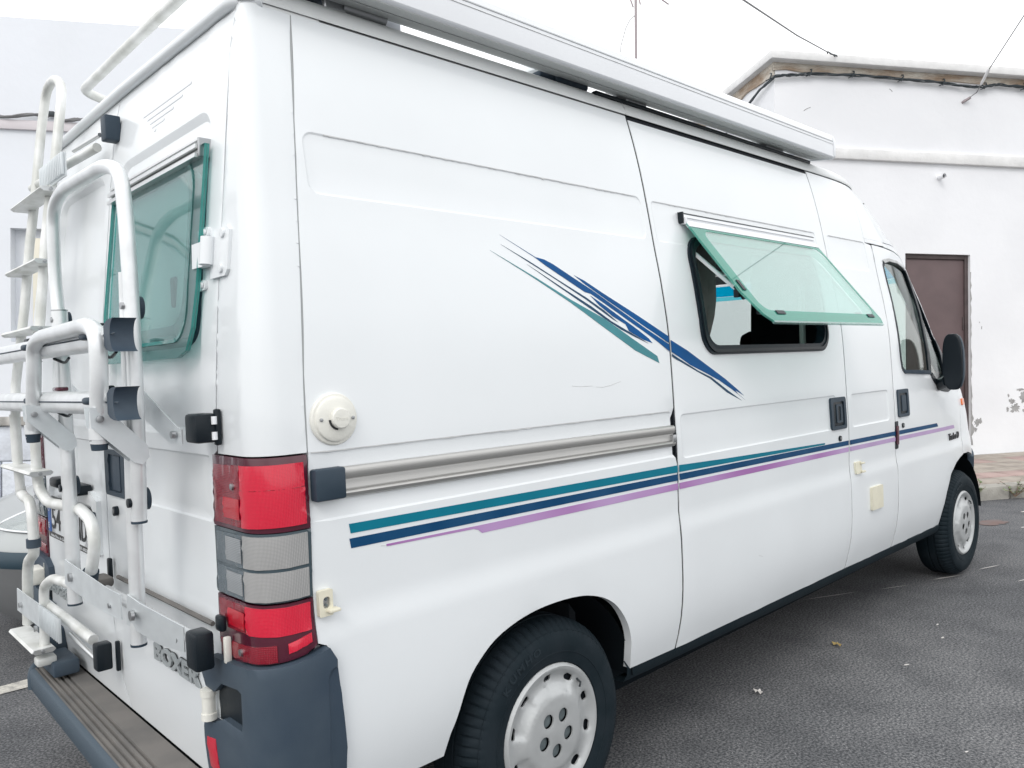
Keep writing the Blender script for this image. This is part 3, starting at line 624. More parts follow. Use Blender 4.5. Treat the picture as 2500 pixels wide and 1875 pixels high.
# cab roof cap side: from the pillar panel forward
def capP(u, z, off=0):
    if u <= 0:
        a = xsf(z)[0]; return Vector((3.402+(u+1)*(max(a, 3.402)-3.402), Sf(z)-off, z)) if a > 3.402 else noseP(nq(3.402, z)[0]*(0-u)+0*u, z, off)
    return noseP(u, z, off)
def cap2(u, z, off=0):
    q0 = nq(3.402, z)[0]; return noseP(q0+(1-q0)*u, z, off)
for W in (cap2, mir(cap2)):
    panel('cab_roof_side', VAN, P_, W, [(0, 1.990), (.25, 1.99), (1, 1.99), (1, 2.283), (0, 2.283)], (), (), .03, .05)
# small filler between cab roof side and door top
for W in (bodyR, mir(bodyR)):
    panel('cab_roof_filler', VAN, P_, W, [(3.405, 1.969), (3.66, 1.966), (3.66, 1.989), (3.405, 1.989)], (), (), .03, .03)
# roof
def ring(d, z, n=12):
    L = []; a, b, nn = xsf(2.283); R = Rf(2.283)+d; S = Sf(2.283)+d; r = max(.02, .03+d*.3)
    xs_ = max(a, 3.0)
    for i in range(26): L.append((R+r+(xs_-R-r)*i/25, S))
    for i in range(1, 17):
        ph = PI/2*i/16; L.append((a+(b-d-a)*math.sin(ph)**(2/nn), S+(1-S)*(1-math.cos(ph)**(2/nn)) if i < 16 else 1))
    L = [p for p in L]
    L2 = [(x, 2-y) for x, y in reversed(L[:-1])]
    L += L2
    for i in range(1, 6):
        t = PI/2*i/6; L.append((R+r-r*math.sin(t), 2-S-r+r*math.cos(t)))
    for i in range(0, 21): L.append((R, 2-S-r-(2-2*S-2*r)*i/20))
    for i in range(1, 6):
        t = PI/2*i/6; L.append((R+r-r*math.cos(t), S+r-r*math.sin(t)))
    return [(x, y, z) for x, y in L]
# fix ordering of front curve so x grows monotonically
V = []; F = []; ds = [-.002, -.003, -.002, .004, .012, .022, .035, .055, .08, .12, .18, .28, .42, .6, .8]
zs = [2.284, 2.290, 2.296]+[2.296+.047*(1-math.exp(-(d+.002)/.022))+.095*(1-math.exp(-d/.40)) for d in ds[3:]]
rings = [ring(d, z) for d, z in zip(ds, zs)]; nR = len(rings[0])
for rg in rings: V += rg
for k in range(len(rings)-1):
    for i in range(nR): F.append((k*nR+i, k*nR+(i+1) % nR, (k+1)*nR+(i+1) % nR, (k+1)*nR+i))
F.append(tuple(range((len(rings)-1)*nR, len(rings)*nR)))
roof = obj('roof', V, F, M['gut'], VAN, 40)
obj('roof_lip', *tube([(Rf(2.285)+.05, Sf(2.285)+.0, 2.289), (Rf(2.285)-.004, Sf(2.285)+.045, 2.289), (Rf(2.285)-.006, 1, 2.296), (Rf(2.285)-.004, 2-Sf(2.285)-.045, 2.289), (Rf(2.285)+.05, 2-Sf(2.285), 2.289)], .0165, .05, 12), P_, VAN, 40)
obj('roof_seam', *tube([(1.528, Sf(2.285)-.003, 2.284), (1.528, Sf(2.285)+.003, 2.31), (1.528, Sf(2.285)+.03, 2.336)], .0022, n=6), M['grime'], VAN, 40)
# seals behind the shut lines
def strip(pts, mp, wd, off, m, name, par):
    V = []; F = []
    for i, (a, b) in enumerate(pts):
        p0 = pts[max(0, i-1)]; p1 = pts[min(len(pts)-1, i+1)]; d = Vector((p1[0]-p0[0], p1[1]-p0[1])).normalized(); n = Vector((-d.y, d.x))*wd/2
        V += [mp(a+n.x, b+n.y, off), mp(a-n.x, b-n.y, off), mp(a-n.x, b-n.y, off-.004), mp(a+n.x, b+n.y, off-.004)]
        if i: k = 4*i; F += [(k-4, k-3, k+1, k), (k-3, k-2, k+2, k+1), (k-2, k-1, k+3, k+2), (k-1, k-4, k, k+3)]
    return obj(name, V, F, m, par, 30)
zz = lambda a, b, n=24: [a+(b-a)*i/n for i in range(n+1)]
strip([(1.5315, z) for z in zz(.38, 2.28, 60)], bodyR, .011, -.005, M['seal'], 'door_seal', VAN)
strip([(2.918, z) for z in zz(.38, 2.28, 60)], bodyR, .009, -.006, M['seal'], 'door_seal', VAN)
strip([(3.485, z) for z in zz(.37, 1.965, 60)], bodyR, .010, -.006, M['seal'], 'door_seal', VAN)
strip([(x, 2.272) for x in zz(1.52, 2.92, 20)], bodyR, .03, -.006, M['seal'], 'door_seal', VAN)
strip([(x, 2.279) for x in zz(.2, 1.53, 20)], bodyR, .014, -.005, M['seamg'], 'gutter_seal', VAN)
strip([(x, 2.279) for x in zz(2.92, 3.40, 8)], bodyR, .014, -.005, M['seamg'], 'gutter_seal', VAN)
strip([(4.569, z) for z in zz(.75, 1.24, 12)], bodyR, .016, -.008, M['seal'], 'door_seal', VAN)
strip([(x, 1.962) for x in zz(3.41, 3.66, 6)]+[(3.82, 1.949), (3.935, 1.929), (4.015, 1.864), (4.125, 1.694), (4.265, 1.494), (4.405, 1.381), (4.53, 1.245)], bodyR, .016, -.006, M['seal'], 'door_seal', VAN)
strip([(seam(z)-.002, z) for z in zz(1.23, 2.28, 30)], bodyR, .010, -.0035, M['seamg'], 'panel_seam', VAN)
strip([(3.402, z) for z in zz(1.966, 2.28, 12)], bodyR, .010, -.0035, M['seamg'], 'panel_seam', VAN)
strip([cs(Rf(2.28)+.20-.01*i, 2.281) for i in range(18)]+[cr(.20+.02*i, 2.281) for i in range(6)], cornerP, .014, -.002, M['gut'], 'gutter_seal', VAN)
strip([(y, 2.2765) for y in [.2+i*.08 for i in range(21)]], rearP, .012, -.003, M['gut'], 'gutter_seal', VAN)
for P_s in ([(1.010, 1.3335), (1.05, 1.3300), (1.105, 1.3295)], [(1.12, 1.326), (1.155, 1.3235), (1.19, 1.327), (1.245, 1.338)], [(.30, .985), (.33, .98)], [(2.05, .62), (2.08, .61)]):
    obj('paint_scratch', *tube([bodyR(a, b, .0002) for a, b in P_s], .0006, n=4), M['grime'], rqp if P_s[0][0] < 1.5 else door, 0)
# grime along the upper pressed edges
random.seed(13)
def grime(x0, x1, z, name='seam_dirt'):
    P = [(x0+(x1-x0)*i/60, z+.0012) for i in range(61)]+[(x0+(x1-x0)*i/60, z-.0015-max(0, random.gauss(.0003, .0011))) for i in range(60, -1, -1)]
    return decal(name, VAN, M['grime'], lambda a, b, o=0: bodyR(a, b, o-.001), P)
grime(.25, .8, 1.9735); grime(.8, 1.46, 1.9735); grime(1.57, 2.80, 1.9675); grime(2.97, 3.36, 1.9675); grime(.13, 1.5, 1.2245)
# ---- stripes and swoosh (vinyl)
decal('stripe', rqp, M['teal'], bodyR, [(.2144, 1.0515), (.2180, 1.029), (1.527, 1.0105), (1.527, 1.0352)]); decal('stripe', door, M['teal'], bodyR, [(1.536, 1.0105), (1.536, 1.0350), (1.75, 1.028), (1.80, 1.026), (2.2, 1.0155), (2.66, 1.0035), (2.667, .999), (2.66, .9955), (2.2, 1.0015), (1.8, 1.007)])
for par, x0, x1, m_ in ((rqp, .214, 1.527, 'navy'), (door, 1.536, 2.911, 'navy')):
    decal('stripe', par, M[m_], bodyR, [(x0, interp(x0, [.2, 4.1], [1.0175, .9797])), (x0+.004, interp(x0, [.2, 4.1], [.9945, .9588])), (x1, interp(x1, [.2, 4.1], [.9945, .9588])), (x1, interp(x1, [.2, 4.1], [1.0175, .9797]))])
pil = [o for o in VAN.children if o.name.startswith('pillar_panel')][0]
for par, x0, x1, xe in ((pil, 2.927, 3.477, 3.477), (fdoor, 3.491, 4.094, 4.114)):
    decal('stripe', par, M['navy'], bodyR, [(x0, interp(x0, [.2, 4.1], [1.0175, .9797])), (x0, interp(x0, [.2, 4.1], [.9945, .9588])), (xe, interp(x1, [.2, 4.1], [.9945, .9588])), (x1, interp(x1, [.2, 4.1], [1.0175, .9797]))])
pz = lambda x: (interp(x, [.6, 4.4], [.9815, .9465]), interp(x, [.6, 4.4], [.9590, .9265]))
decal('stripe', rqp, M['purple'], bodyR, [(.3149, .9862), (.3157, .9808), (.5915, .9748), (.607, .970), (.620, .9594), (1.527, pz(1.527)[1]), (1.527, pz(1.527)[0]), (.62, .9812)])
decal('stripe', door, M['purple'], bodyR, [(1.536, pz(1.536)[1]), (2.911, pz(2.911)[1]), (2.911, pz(2.911)[0]), (1.536, pz(1.536)[0])])
decal('stripe', pil, M['purple2'], bodyR, [(2.927, pz(2.93)[1]), (3.477, pz(3.477)[1]), (3.477, pz(3.477)[0]), (2.927, pz(2.93)[0])])
decal('stripe', fdoor, M['purple2'], bodyR, [(3.491, pz(3.49)[1]), (4.413, .925), (4.395, .946), (3.491, pz(3.49)[0])])
SW = dict(
blade=[(0.7853, 1.7748), (0.915, 1.719), (0.9506, 1.7142), (0.9853, 1.7025), (1.0656, 1.6657), (1.1487, 1.6291), (1.2478, 1.5808), (1.3953, 1.5105), (1.525, 1.4540), (1.525, 1.430), (1.4326, 1.4776), (1.3011, 1.5394), (1.2022, 1.5874), (1.1398, 1.617), (1.1123, 1.6219), (0.996, 1.6753), (0.9519, 1.6964), (0.9134, 1.7173)],
bladeB=[(1.0736, 1.6728), (1.1193, 1.6574), (1.1993, 1.6217), (1.3677, 1.5506), (1.525, 1.4823), (1.525, 1.459), (1.3963, 1.515), (1.3178, 1.5516), (1.2056, 1.6038), (1.1639, 1.6246), (1.1173, 1.6473)],
bladeC=[(1.1359, 1.6115), (1.2013, 1.5811), (1.2684, 1.547), (1.3447, 1.510), (1.4101, 1.4756), (1.4296, 1.4595), (1.3796, 1.4713), (1.3071, 1.5001), (1.2943, 1.522), (1.2342, 1.5465), (1.1749, 1.5804)],
lineB=[(0.7816, 1.7470), (0.8889, 1.7034), (0.9914, 1.6576), (1.1151, 1.6049), (1.1972, 1.5638), (1.2571, 1.528), (1.2321, 1.5376), (1.1958, 1.5559), (1.1139, 1.5980), (0.9909, 1.6541)],
lineC=[(0.8734, 1.6955), (1.0212, 1.6271), (1.1349, 1.5769), (1.2239, 1.5311), (1.3193, 1.4934), (1.407, 1.4583), (1.3178, 1.4868), (1.266, 1.5055), (1.1923, 1.5388), (1.0759, 1.5951), (0.9879, 1.6378)],
teal=[(0.7362, 1.7262), (0.9001, 1.6579), (1.0394, 1.5967), (1.192, 1.538), (1.3159, 1.478), (1.4507, 1.4149), (1.4593, 1.3911), (1.3316, 1.4361), (1.1861, 1.5094), (1.0378, 1.5874), (0.8993, 1.6529)])
for k, mm in (('blade', 'blue'), ('bladeB', 'blue'), ('bladeC', 'blue'), ('lineB', 'dblue'), ('lineC', 'dblue'), ('teal', 'teal2')):
    decal('swoosh', rqp, M[mm], bodyR, SW[k])
decal('swoosh', door, M['blue'], bodyR, [(1.5362, 1.4696), (1.632, 1.4317), (1.7619, 1.371), (1.865, 1.3229), (1.9541, 1.2759), (1.9951, 1.2516), (1.9346, 1.2753), (1.952, 1.2606), (2.0027, 1.2346), (1.9157, 1.2778), (1.8271, 1.3169), (1.7496, 1.3445), (1.6422, 1.3802), (1.5798, 1.4091), (1.5362, 1.4284)])
decal('swoosh', door, M['dblue'], bodyR, [(1.5365, 1.4215), (1.5717, 1.4062), (1.6907, 1.358), (1.7749, 1.3308), (1.8783, 1.2791), (1.9779, 1.2331), (1.8769, 1.2691), (1.7654, 1.3263), (1.6818, 1.3559), (1.5629, 1.4008), (1.5365, 1.4135)])
for i in range(0): pass
# ---- rail in the lower flank
rail = MB()
def railprof(z0, z1, a, b, x0=.200, x1=1.508): rail.add(*prism([bodyR(x0, z0, a), bodyR(x0, z0, b), bodyR(x0, z1, b), bodyR(x0, z1, a)], (x1-x0, 0, 0)))
_pr = [(1.1850, -.002), (1.1848, .006), (1.1825, .0105), (1.1780, .0125), (1.1700, .0120), (1.1600, .0095), (1.1572, .0070), (1.1568, .0022), (1.1560, .0015), (1.1500, .0020), (1.1420, .0012), (1.1352, .0030), (1.1340, .0030), (1.1336, -.001), (1.1310, -.001), (1.1306, .0060), (1.1285, .0105), (1.1250, .0125), (1.1190, .0105), (1.1150, .0060), (1.1125, -.002)]
V = [bodyR(x, z, o) for x in (.200, 1.508) for z, o in _pr]; n = len(_pr)
rail.add(V, [(i, i+1, n+i+1, n+i) for i in range(n-1)]+[tuple(range(n)), tuple(range(n, 2*n))])
# rail falls a little toward the front
rail.v = [(x, y, z-(x-.2)/1.3*.0095) for x, y, z in rail.v]
rl = rail.build('door_rail', M['alurail'], VAN, 40)
obj('rail_end_cap', *box((.160, -.004, 1.152), (.078, .030, .072), None, .006), M['navyplastic'], VAN, 40)
obj('rail_roller', *box((1.503, .004, 1.131), (.02, .02, .026), None, .003), M['zinc'], VAN, 30)
strip([(1.515, z) for z in zz(1.055, 1.235, 8)], bodyR, .03, -.012, M['seal'], 'rail_notch', VAN)
# ---- handles, locks
def handle(par, x0, x1, z0, z1, nm='door_handle'):
    h = panel(nm, par, M['navyplastic'], bodyR, rrect(x0, x1, z0, z1, .014, 4), (rrect(x0+.022, x1-.022, z0+.016, z1-.020, .008, 3),), (), .03, .03, .009, 30)
    panel('handle_pocket', par, M['black'], bodyR, rrect(x0+.01, x1-.01, z0+.01, z1-.01, .01, 3), (), (), .004, .03, .002, 30)
    w = x1-x0
    panel('handle_lever', par, M['navyplastic'], bodyR, rrect(x0+w*.36, x1-w*.24, z0+.03, z1-.032, .006, 3), (rrect(x0+w*.46, x1-w*.36, z0+.04, z1-.042, .004, 3),) if par is door else (), (), .006, .03, .007, 30)
handle(door, 2.732, 2.888, 1.052, 1.199); handle(fdoor, 3.518, 3.668, 1.054, 1.199)
for par, x, z in ((door, 2.817, 1.0095), (fdoor, 3.5803, 1.0085)):
    p = bodyR(x, z); obj('door_lock', *cyl(p+Vector((0, .005, 0)), p+Vector((0, -.006, 0)), .013, 18), M['black'], par, 40); obj('keyhole', *cyl(p+Vector((0, -.005, 0)), p+Vector((0, -.0072, 0)), .006, 12), M['zinc'], par, 40)
panel('side_reflector', VAN, M['maroon'], bodyR, rrect(3.484, 3.512, .915, 1.012, .006, 3), (), (), .006, .03, .009, 30)
panel('side_reflector_base', VAN, M['black'], bodyR, rrect(3.478, 3.518, .893, 1.036, .008, 3), (), (), .006, .03, .003, 30)
panel('side_indicator', VAN, M['orange'], bodyR, rrect(4.615, 4.70, 1.050, 1.090, .006, 3), (), (), .01, .03, .010, 30)
# ---- cream utility fittings
c0 = panel('water_inlet_cover', VAN, M['cream'], bodyR, rrect(3.122, 3.254, .630, .742, .005, 3), (), (), .014, .04, .014, 30)
s0 = panel('socket_cover', VAN, M['cream'], bodyR, rrect(2.965, 3.028, .826, .882, .004, 3), (), (), .012, .03, .012, 30)
for z in (.874, .834): obj('socket_latch', *box(bodyR(3.024, z, .018)[:], (.03, .012, .009), None, .002), M['cream'], s0, 30)
s1 = panel('socket_cover', VAN, M['cream'], bodyR, rrect(.124, .159, .857, .916, .004, 3), (rrect(.134, .152, .874, .901, .008, 3),), (), .014, .03, .014, 30)
obj('socket_plate', *box(bodyR(.143, .888, .004)[:], (.022, .006, .03), None, .002), M['zinc'], s1, 30)
for z in (.881, .895): obj('screw', *cyl(bodyR(.143, z, .006), bodyR(.143, z, .010), .0035, 8), M['pocket'], s1, 30)
obj('socket_flap', *box(bodyR(.155, .870, .018)[:], (.028, .024, .007), None, .002), M['cream'], s1, 30)
# vent cap
def disc_lathe(c, prof, n=48, ax=Vector((0, -1, 0))):
    V = []; F = []; a = Vector((1, 0, 0)); b = Vector((0, 0, 1))
    for r, h in prof:
        for k in range(n): q = 2*PI*k/n; V.append(c+ax*h+a*r*math.cos(q)+b*r*math.sin(q))
    for i in range(len(prof)-1):
        for k in range(n): F.append((i*n+k, i*n+(k+1) % n, (i+1)*n+(k+1) % n, (i+1)*n+k))
    F.append(tuple(range((len(prof)-1)*n, len(prof)*n))); return V, F
vc = bodyR(.1915, 1.2955)
vt = obj('flue_cap', *disc_lathe(vc, [(.060, -.01), (.060, .004), (.0575, .007), (.052, .008), (.050, .014), (.044, .017), (.028, .018), (.024, .019)]), M['ivory'], VAN, 30)
obj('flue_outlet', *disc_lathe(vc+Vector((.004, 0, .002)), [(.0235, .012), (.0235, .028), (.021, .031), (.012, .032), (.004, .032)]), M['ivory'], vt, 30)
obj('flue_slot', *tube([vc+Vector((.0235*math.cos(a)+.002, -.0205, .0235*math.sin(a)+.001)) for a in np.linspace(PI*1.02, PI*1.45, 8)], .0024, n=6), M['ink'], vt, 30)
for dx in (-.041, .041): obj('screw', *cyl(vc+Vector((dx, -.016, .001)), vc+Vector((dx, -.0195, .001)), .0042, 10), M['zinc'], vt, 30)
v, f, wd = text_mesh('Truma', .012, .0006); obj('maker_name', [vc+Vector((p.x-wd/2+.004, -.0322-p.z, p.y-.002)) for p in v], f, M['ivory'], vt, 0)
# ---- sliding door window
wf = panel('window_frame', VAN, M['rubber'], bodyR, rrect(1.728, 2.760, 1.414, 1.858, .085, 8), (rrect(1.766, 2.728, 1.448, 1.832, .07, 8),), (), .04, .04, .010, 30)
panel('window_lip', wf, M['black'], bodyR, rrect(1.738, 2.750, 1.422, 1.850, .08, 8), (rrect(1.750, 2.740, 1.434, 1.842, .075, 8),), (), .01, .04, .016, 30)
hr = MB()
for (a0, a1, b0, b1, mt) in ((1.897, 1.912, 0, .020, 0), (1.912, 1.922, 0, .013, 0), (1.922, 1.934, 0, .017, 0)):
    hr.add(*prism([bodyR(1.722, a0, b0), bodyR(1.722, a0, b1), bodyR(1.722, a1, b1), bodyR(1.722, a1, b0)], (1.048, 0, 0)))
hro = hr.build('hinge_rail', M['awn'], VAN, 20)
obj('hinge_rail_seal', *prism([bodyR(1.712, 1.934, 0), bodyR(1.712, 1.934, .018), bodyR(1.712, 1.940, .014), bodyR(1.712, 1.942, 0)], (1.062, 0, 0)), M['black'], hro, 20)
obj('hinge_groove', *prism([bodyR(1.722, 1.911, .012), bodyR(1.722, 1.911, .0165), bodyR(1.722, 1.915, .0165), bodyR(1.722, 1.915, .012)], (1.048, 0, 0)), M['zinc'], hro, 20)
obj('rail_end', *box(bodyR(1.716, 1.921, .008)[:], (.010, .022, .042), None, .003), M['black'], hro, 20)
obj('hinge_end', *box(bodyR(1.728, 1.912, .014)[:], (.014, .020, .026), None, .004), M['awn'], hro, 20)
# open acrylic pane: hinge line -> bottom edge swung out
HG = Vector((0, .072, 1.897)); BT = Vector((0, -.222, 1.518)); dn = (BT-HG).normalized(); LG = (BT-HG).length; nrm = Vector((0, dn.z, -dn.y)); nrm = nrm if nrm.y < 0 else -nrm
def paneP(a, b, off=0): return HG+Vector((a, 0, 0))+dn*b+nrm*off
def paneS(a, b, off=0): return paneP(a, b, off)
outl = [(1.728, 0), (2.772, 0), (2.777, LG-.03), (2.755, LG), (1.80, LG), (1.765, LG-.03), (1.728, LG*.72)]
W1 = obj('open_window', *(lambda o: (o[0], o[1]))(prism([paneP(a, b, 0) for a, b in outl], nrm*.0035)), M['glassg'], VAN, 20)
inl = rrect(1.800, 2.720, .06, LG-.06, .06, 8)
panel('inner_pane', W1, M['glassg'], lambda a, b, o=0: paneP(a, b, -.018+o), inl, (), (), .0025, .08, 0, 30)
def flange(w0, w1, h0, h1, m, name, par):
    A = rrect(1.800-w0, 2.720+w0, .06-w0, LG-.06+w0, .06+w0, 8); Bq = rrect(1.800-w1, 2.720+w1, .06-w1, LG-.06+w1, .06+w1, 8)
    V = [paneP(a, b, h0) for a, b in A]+[paneP(a, b, h1) for a, b in Bq]; n = len(A)
    V += [p+dn*.0+nrm*-.002 for p in V]; F = [(i, (i+1) % n, n+(i+1) % n, n+i) for i in range(n)]
    return obj(name, V, F, m, par, 30)
M['bevelg'] = glassmat('window_bevel', (.25, .70, .58), .8, body=.60, bodycol=(.13, .52, .42))
flange(0, .042, -.018, -.0005, M['bevelg'], 'pane_bevel', W1)
M['borderg'] = glassmat('window_border', (.34, .74, .64), .6, body=.42, bodycol=(.10, .42, .34))
panel('pane_border', W1, M['borderg'], paneP, [(1.731, .02), (2.772, .02), (2.775, LG-.03), (2.753, LG-.002), (1.802, LG-.002), (1.768, LG-.031), (1.731, LG*.72)], (rrect(1.792, 2.758, .03, LG-.052, .05, 6),), (), .0006, .08, .0048, 30, chamfer=0)
edge = outl
V = []; n = len(edge)
obj('pane_edge', [paneP(a, b, o) for o in (-.0015, .005) for a, b in edge], [(i, (i+1) % n, n+(i+1) % n, n+i) for i in range(n)], M['bevelg'], W1, 20)
for a0_, b0_, a1_, b1_ in ((1.865, LG-.050, 1.925, LG-.034), (2.655, LG-.050, 2.715, LG-.034), (1.752, LG*.60, 1.772, LG*.70)):
    obj('window_catch', *prism([paneP(a0_, b0_, .0045), paneP(a1_, b0_, .0045), paneP(a1_, b1_, .0045), paneP(a0_, b1_, .0045)], nrm*.004), M['black'], W1, 20)
obj('pane_bottom_trim', *prism([paneP(1.80, LG-.002, -.004), paneP(1.80, LG-.002, .0055), paneP(1.80, LG+.006, .0055), paneP(1.80, LG+.006, -.004)], (.955, 0, 0)), M['glassg'], W1, 20)
obj('pane_top_trim', *prism([paneP(1.728, -.008, -.003), paneP(1.728, -.008, .007), paneP(1.728, .018, .007), paneP(1.728, .018, -.003)], (1.048, 0, 0)), M['awn'], W1, 20)
for a in (1.84, 2.66):
    obj('window_catch', *(lambda c, R: box(c[:], (.05, .016, .022), R, .004))(paneP(a, LG-.075, -.026), None), M['black'], W1, 30)
ct = MB(); ct.add(*cyl(paneP(1.79, LG*.60, -.022), paneP(1.79, LG*.72, -.022), .011, 10)); ct.build('window_catch', M['black'], W1, 30)
obj('stay_bracket', *box(paneP(1.778, LG*.66, -.03)[:], (.014, .022, .03), None, .003), M['black'], W1, 30)
ss = Vector((1.775, .072, 1.792)); se = paneP(1.782, LG*.63, -.026)
sy = (se-ss).normalized(); obj('stay_bar', *prism([ss+Vector((0, 0, .008)), se+Vector((0, 0, .008)), se-Vector((0, 0, .008)), ss-Vector((0, 0, .008))], (.012, 0, 0)), M['awn'], W1, 20)
# ---- front door glazing
def offs(P, d):
    c = (sum(p[0] for p in P)/len(P), sum(p[1] for p in P)/len(P)); return [(p[0]+(c[0]-p[0])*d/max(.01, math.hypot(c[0]-p[0], c[1]-p[1])), p[1]+(c[1]-p[1])*d/max(.01, math.hypot(c[0]-p[0], c[1]-p[1]))) for p in P]
fg = panel('door_window', fdoor, M['rubber'], bodyR, fwin, (offs(fwin, .020),), (), .03, .03, .002, 30)
panel('door_glass', fdoor, M['glasscar'], bodyR, offs(fwin, .012), (), (), .003, .05, -.010, 30)
panel('window_divider', fdoor, M['black'], bodyR, [(3.962, 1.858), (4.002, 1.825), (4.050, 1.262), (4.008, 1.262)], (), (), .012, .03, .004, 30)
panel('window_top_trim', fdoor, M['grime'], bodyR, [(3.585, 1.885), (3.60, 1.893), (3.674, 1.902), (3.81, 1.897), (3.94, 1.876), (3.935, 1.862), (3.80, 1.882), (3.675, 1.886), (3.605, 1.872)], (), (), .006, .03, .006, 30)
panel('window_sill', fdoor, M['navyplastic'], bodyR, [(3.62, 1.300), (4.03, 1.284), (4.03, 1.262), (3.65, 1.280)], (), (), .01, .03, .008, 30)
panel('mirror_sail', fdoor, M['black'], bodyR, [(4.05, 1.245), (4.10, 1.205), (4.20, 1.160), (4.31, 1.148), (4.385, 1.160), (4.402, 1.20), (4.36, 1.315), (4.25, 1.460), (4.222, 1.455), (4.26, 1.36), (4.27, 1.25), (4.20, 1.21), (4.12, 1.235), (4.06, 1.270)], (), (), .012, .03, .006, 30)
# mirror
mc = Vector((4.23, -.05, 1.32))
def egg(c, s, R=None, n=20, m_=14, flat=0):
    V = []; F = []
    for i in range(m_+1):
        a = -PI/2+PI*i/m_; ca = abs(math.cos(a))**.55; sa = math.copysign(abs(math.sin(a))**.8, a)
        for k in range(n):
            q = 2*PI*k/n; cx = math.copysign(abs(math.cos(q))**.7, math.cos(q)); sy_ = math.copysign(abs(math.sin(q))**.7, math.sin(q))
            x = ca*cx*s[0]; x = max(x, -s[0]*flat) if flat else x
            V.append(Vector((x, ca*sy_*s[1], sa*s[2]))+c)
            if i: F.append(((i-1)*n+k, (i-1)*n+(k+1) % n, i*n+(k+1) % n, i*n+k))
    F.append(tuple(reversed(range(n)))); F.append(tuple(range(m_*n, (m_+1)*n))); return V, F
mo = obj('door_mirror', *egg(Vector((4.075, -.092, 1.328)), (.036, .052, .158), flat=.45), M['black'], VAN, 50)
obj('mirror_shell', *egg(Vector((4.084, -.092, 1.328)), (.042, .056, .154), flat=.30), M['navyplastic'], mo, 50)
obj('mirror_arm', *tube([(4.09, -.06, 1.22), (4.18, .03, 1.19), (4.26, .10, 1.20)], .035, .05, 10), M['black'], mo, 50)
mg = obj('door_mirror', *egg(Vector((4.05, 2.115, 1.328)), (.085, .105, .165), flat=.45), M['black'], VAN, 50)
# ---- lettering Turbo D
v, f, wd = text_mesh('Turbo D', .055, .002, .0012, .92)
sc_ = .205/wd
tb = obj('model_lettering', [bodyR(4.285+p.x*sc_, .862+p.y, .004+p.z) for p in v], f, M['ink'], fdoor, 0)
# ---- sill and underside
MBs = MB()
sl = [bodyR(x, .384-(x-1.25)*.004, -.012) for x in (1.262, 4.20)]; V = []
for x in np.linspace(1.262, 4.205, 30):
    zt = interp(x, [1.27, 1.53, 4.2], [.394, .389, .370]); zb = interp(x, [1.23, 1.54, 2.8, 3.87, 4.2], [.3443, .3409, .3319, .3248, .323])
    V += [Vector((x, .062, zt+.02)), Vector((x, .046, zt)), Vector((x, .050, (zt+zb)/2)), Vector((x, .066, zb)), Vector((x, .12, zb-.004))]
F = [(i*5+j, (i+1)*5+j, (i+1)*5+j+1, i*5+j+1) for i in range(29) for j in range(4)]
obj('sill', V, F, M['sill'], VAN, 30); obj('sill', [(v.x, 2-v.y, v.z) for v in V], F, M['sill'], VAN, 30)
ub = MB(); ub.add(*box((2.75, 1.0, .285), (2.75, 1.52, .16), None, .02)); ub.add(*box((.28, 1, .34), (.36, 1.5, .12), None, 0)); ub.add(*box((2.80, 1, .40), (2.70, 1.76, .14), None, 0)); ub.add(*box((.22, 1, .40), (.30, 1.6, .12), None, 0)); ub.add(*box((4.6, 1, .52), (.9, 1.04, .3), None, 0)); ub.add(*box((5.15, 1, .42), (.35, 1.2, .2), None, 0))  # unseen low centre box added to keep light off the road beneath
ub.add(*cyl((.883, .3, .33), (.883, 1.7, .33), .05)); ub.add(*cyl((4.583, .3, .33), (4.583, 1.7, .33), .05)); ub.add(*box((2.3, .75, .27), (1.6, .35, .16), None, .02))
ub.build('underbody', M['under'], VAN, 30)
for xc, sx in ((.883, .404), (4.583, .404)):
    for yy in (.042, 1.958):
        yi = .48 if yy < 1 else 1.52
        V = []; F = []; n = 28
        for i in range(n+1):
            a = .10+(PI-.42)*i/n; V += [(xc+math.cos(a)*sx, yy, .325+math.sin(a)*sx), (xc+math.cos(a)*sx, yi, .325+math.sin(a)*sx)]
            if i: F.append((2*i-2, 2*i-1, 2*i+1, 2*i))
        F.append(tuple(2*i+1 for i in range(n+1))); obj('wheel_well', V, F, M['under'], VAN, 40)
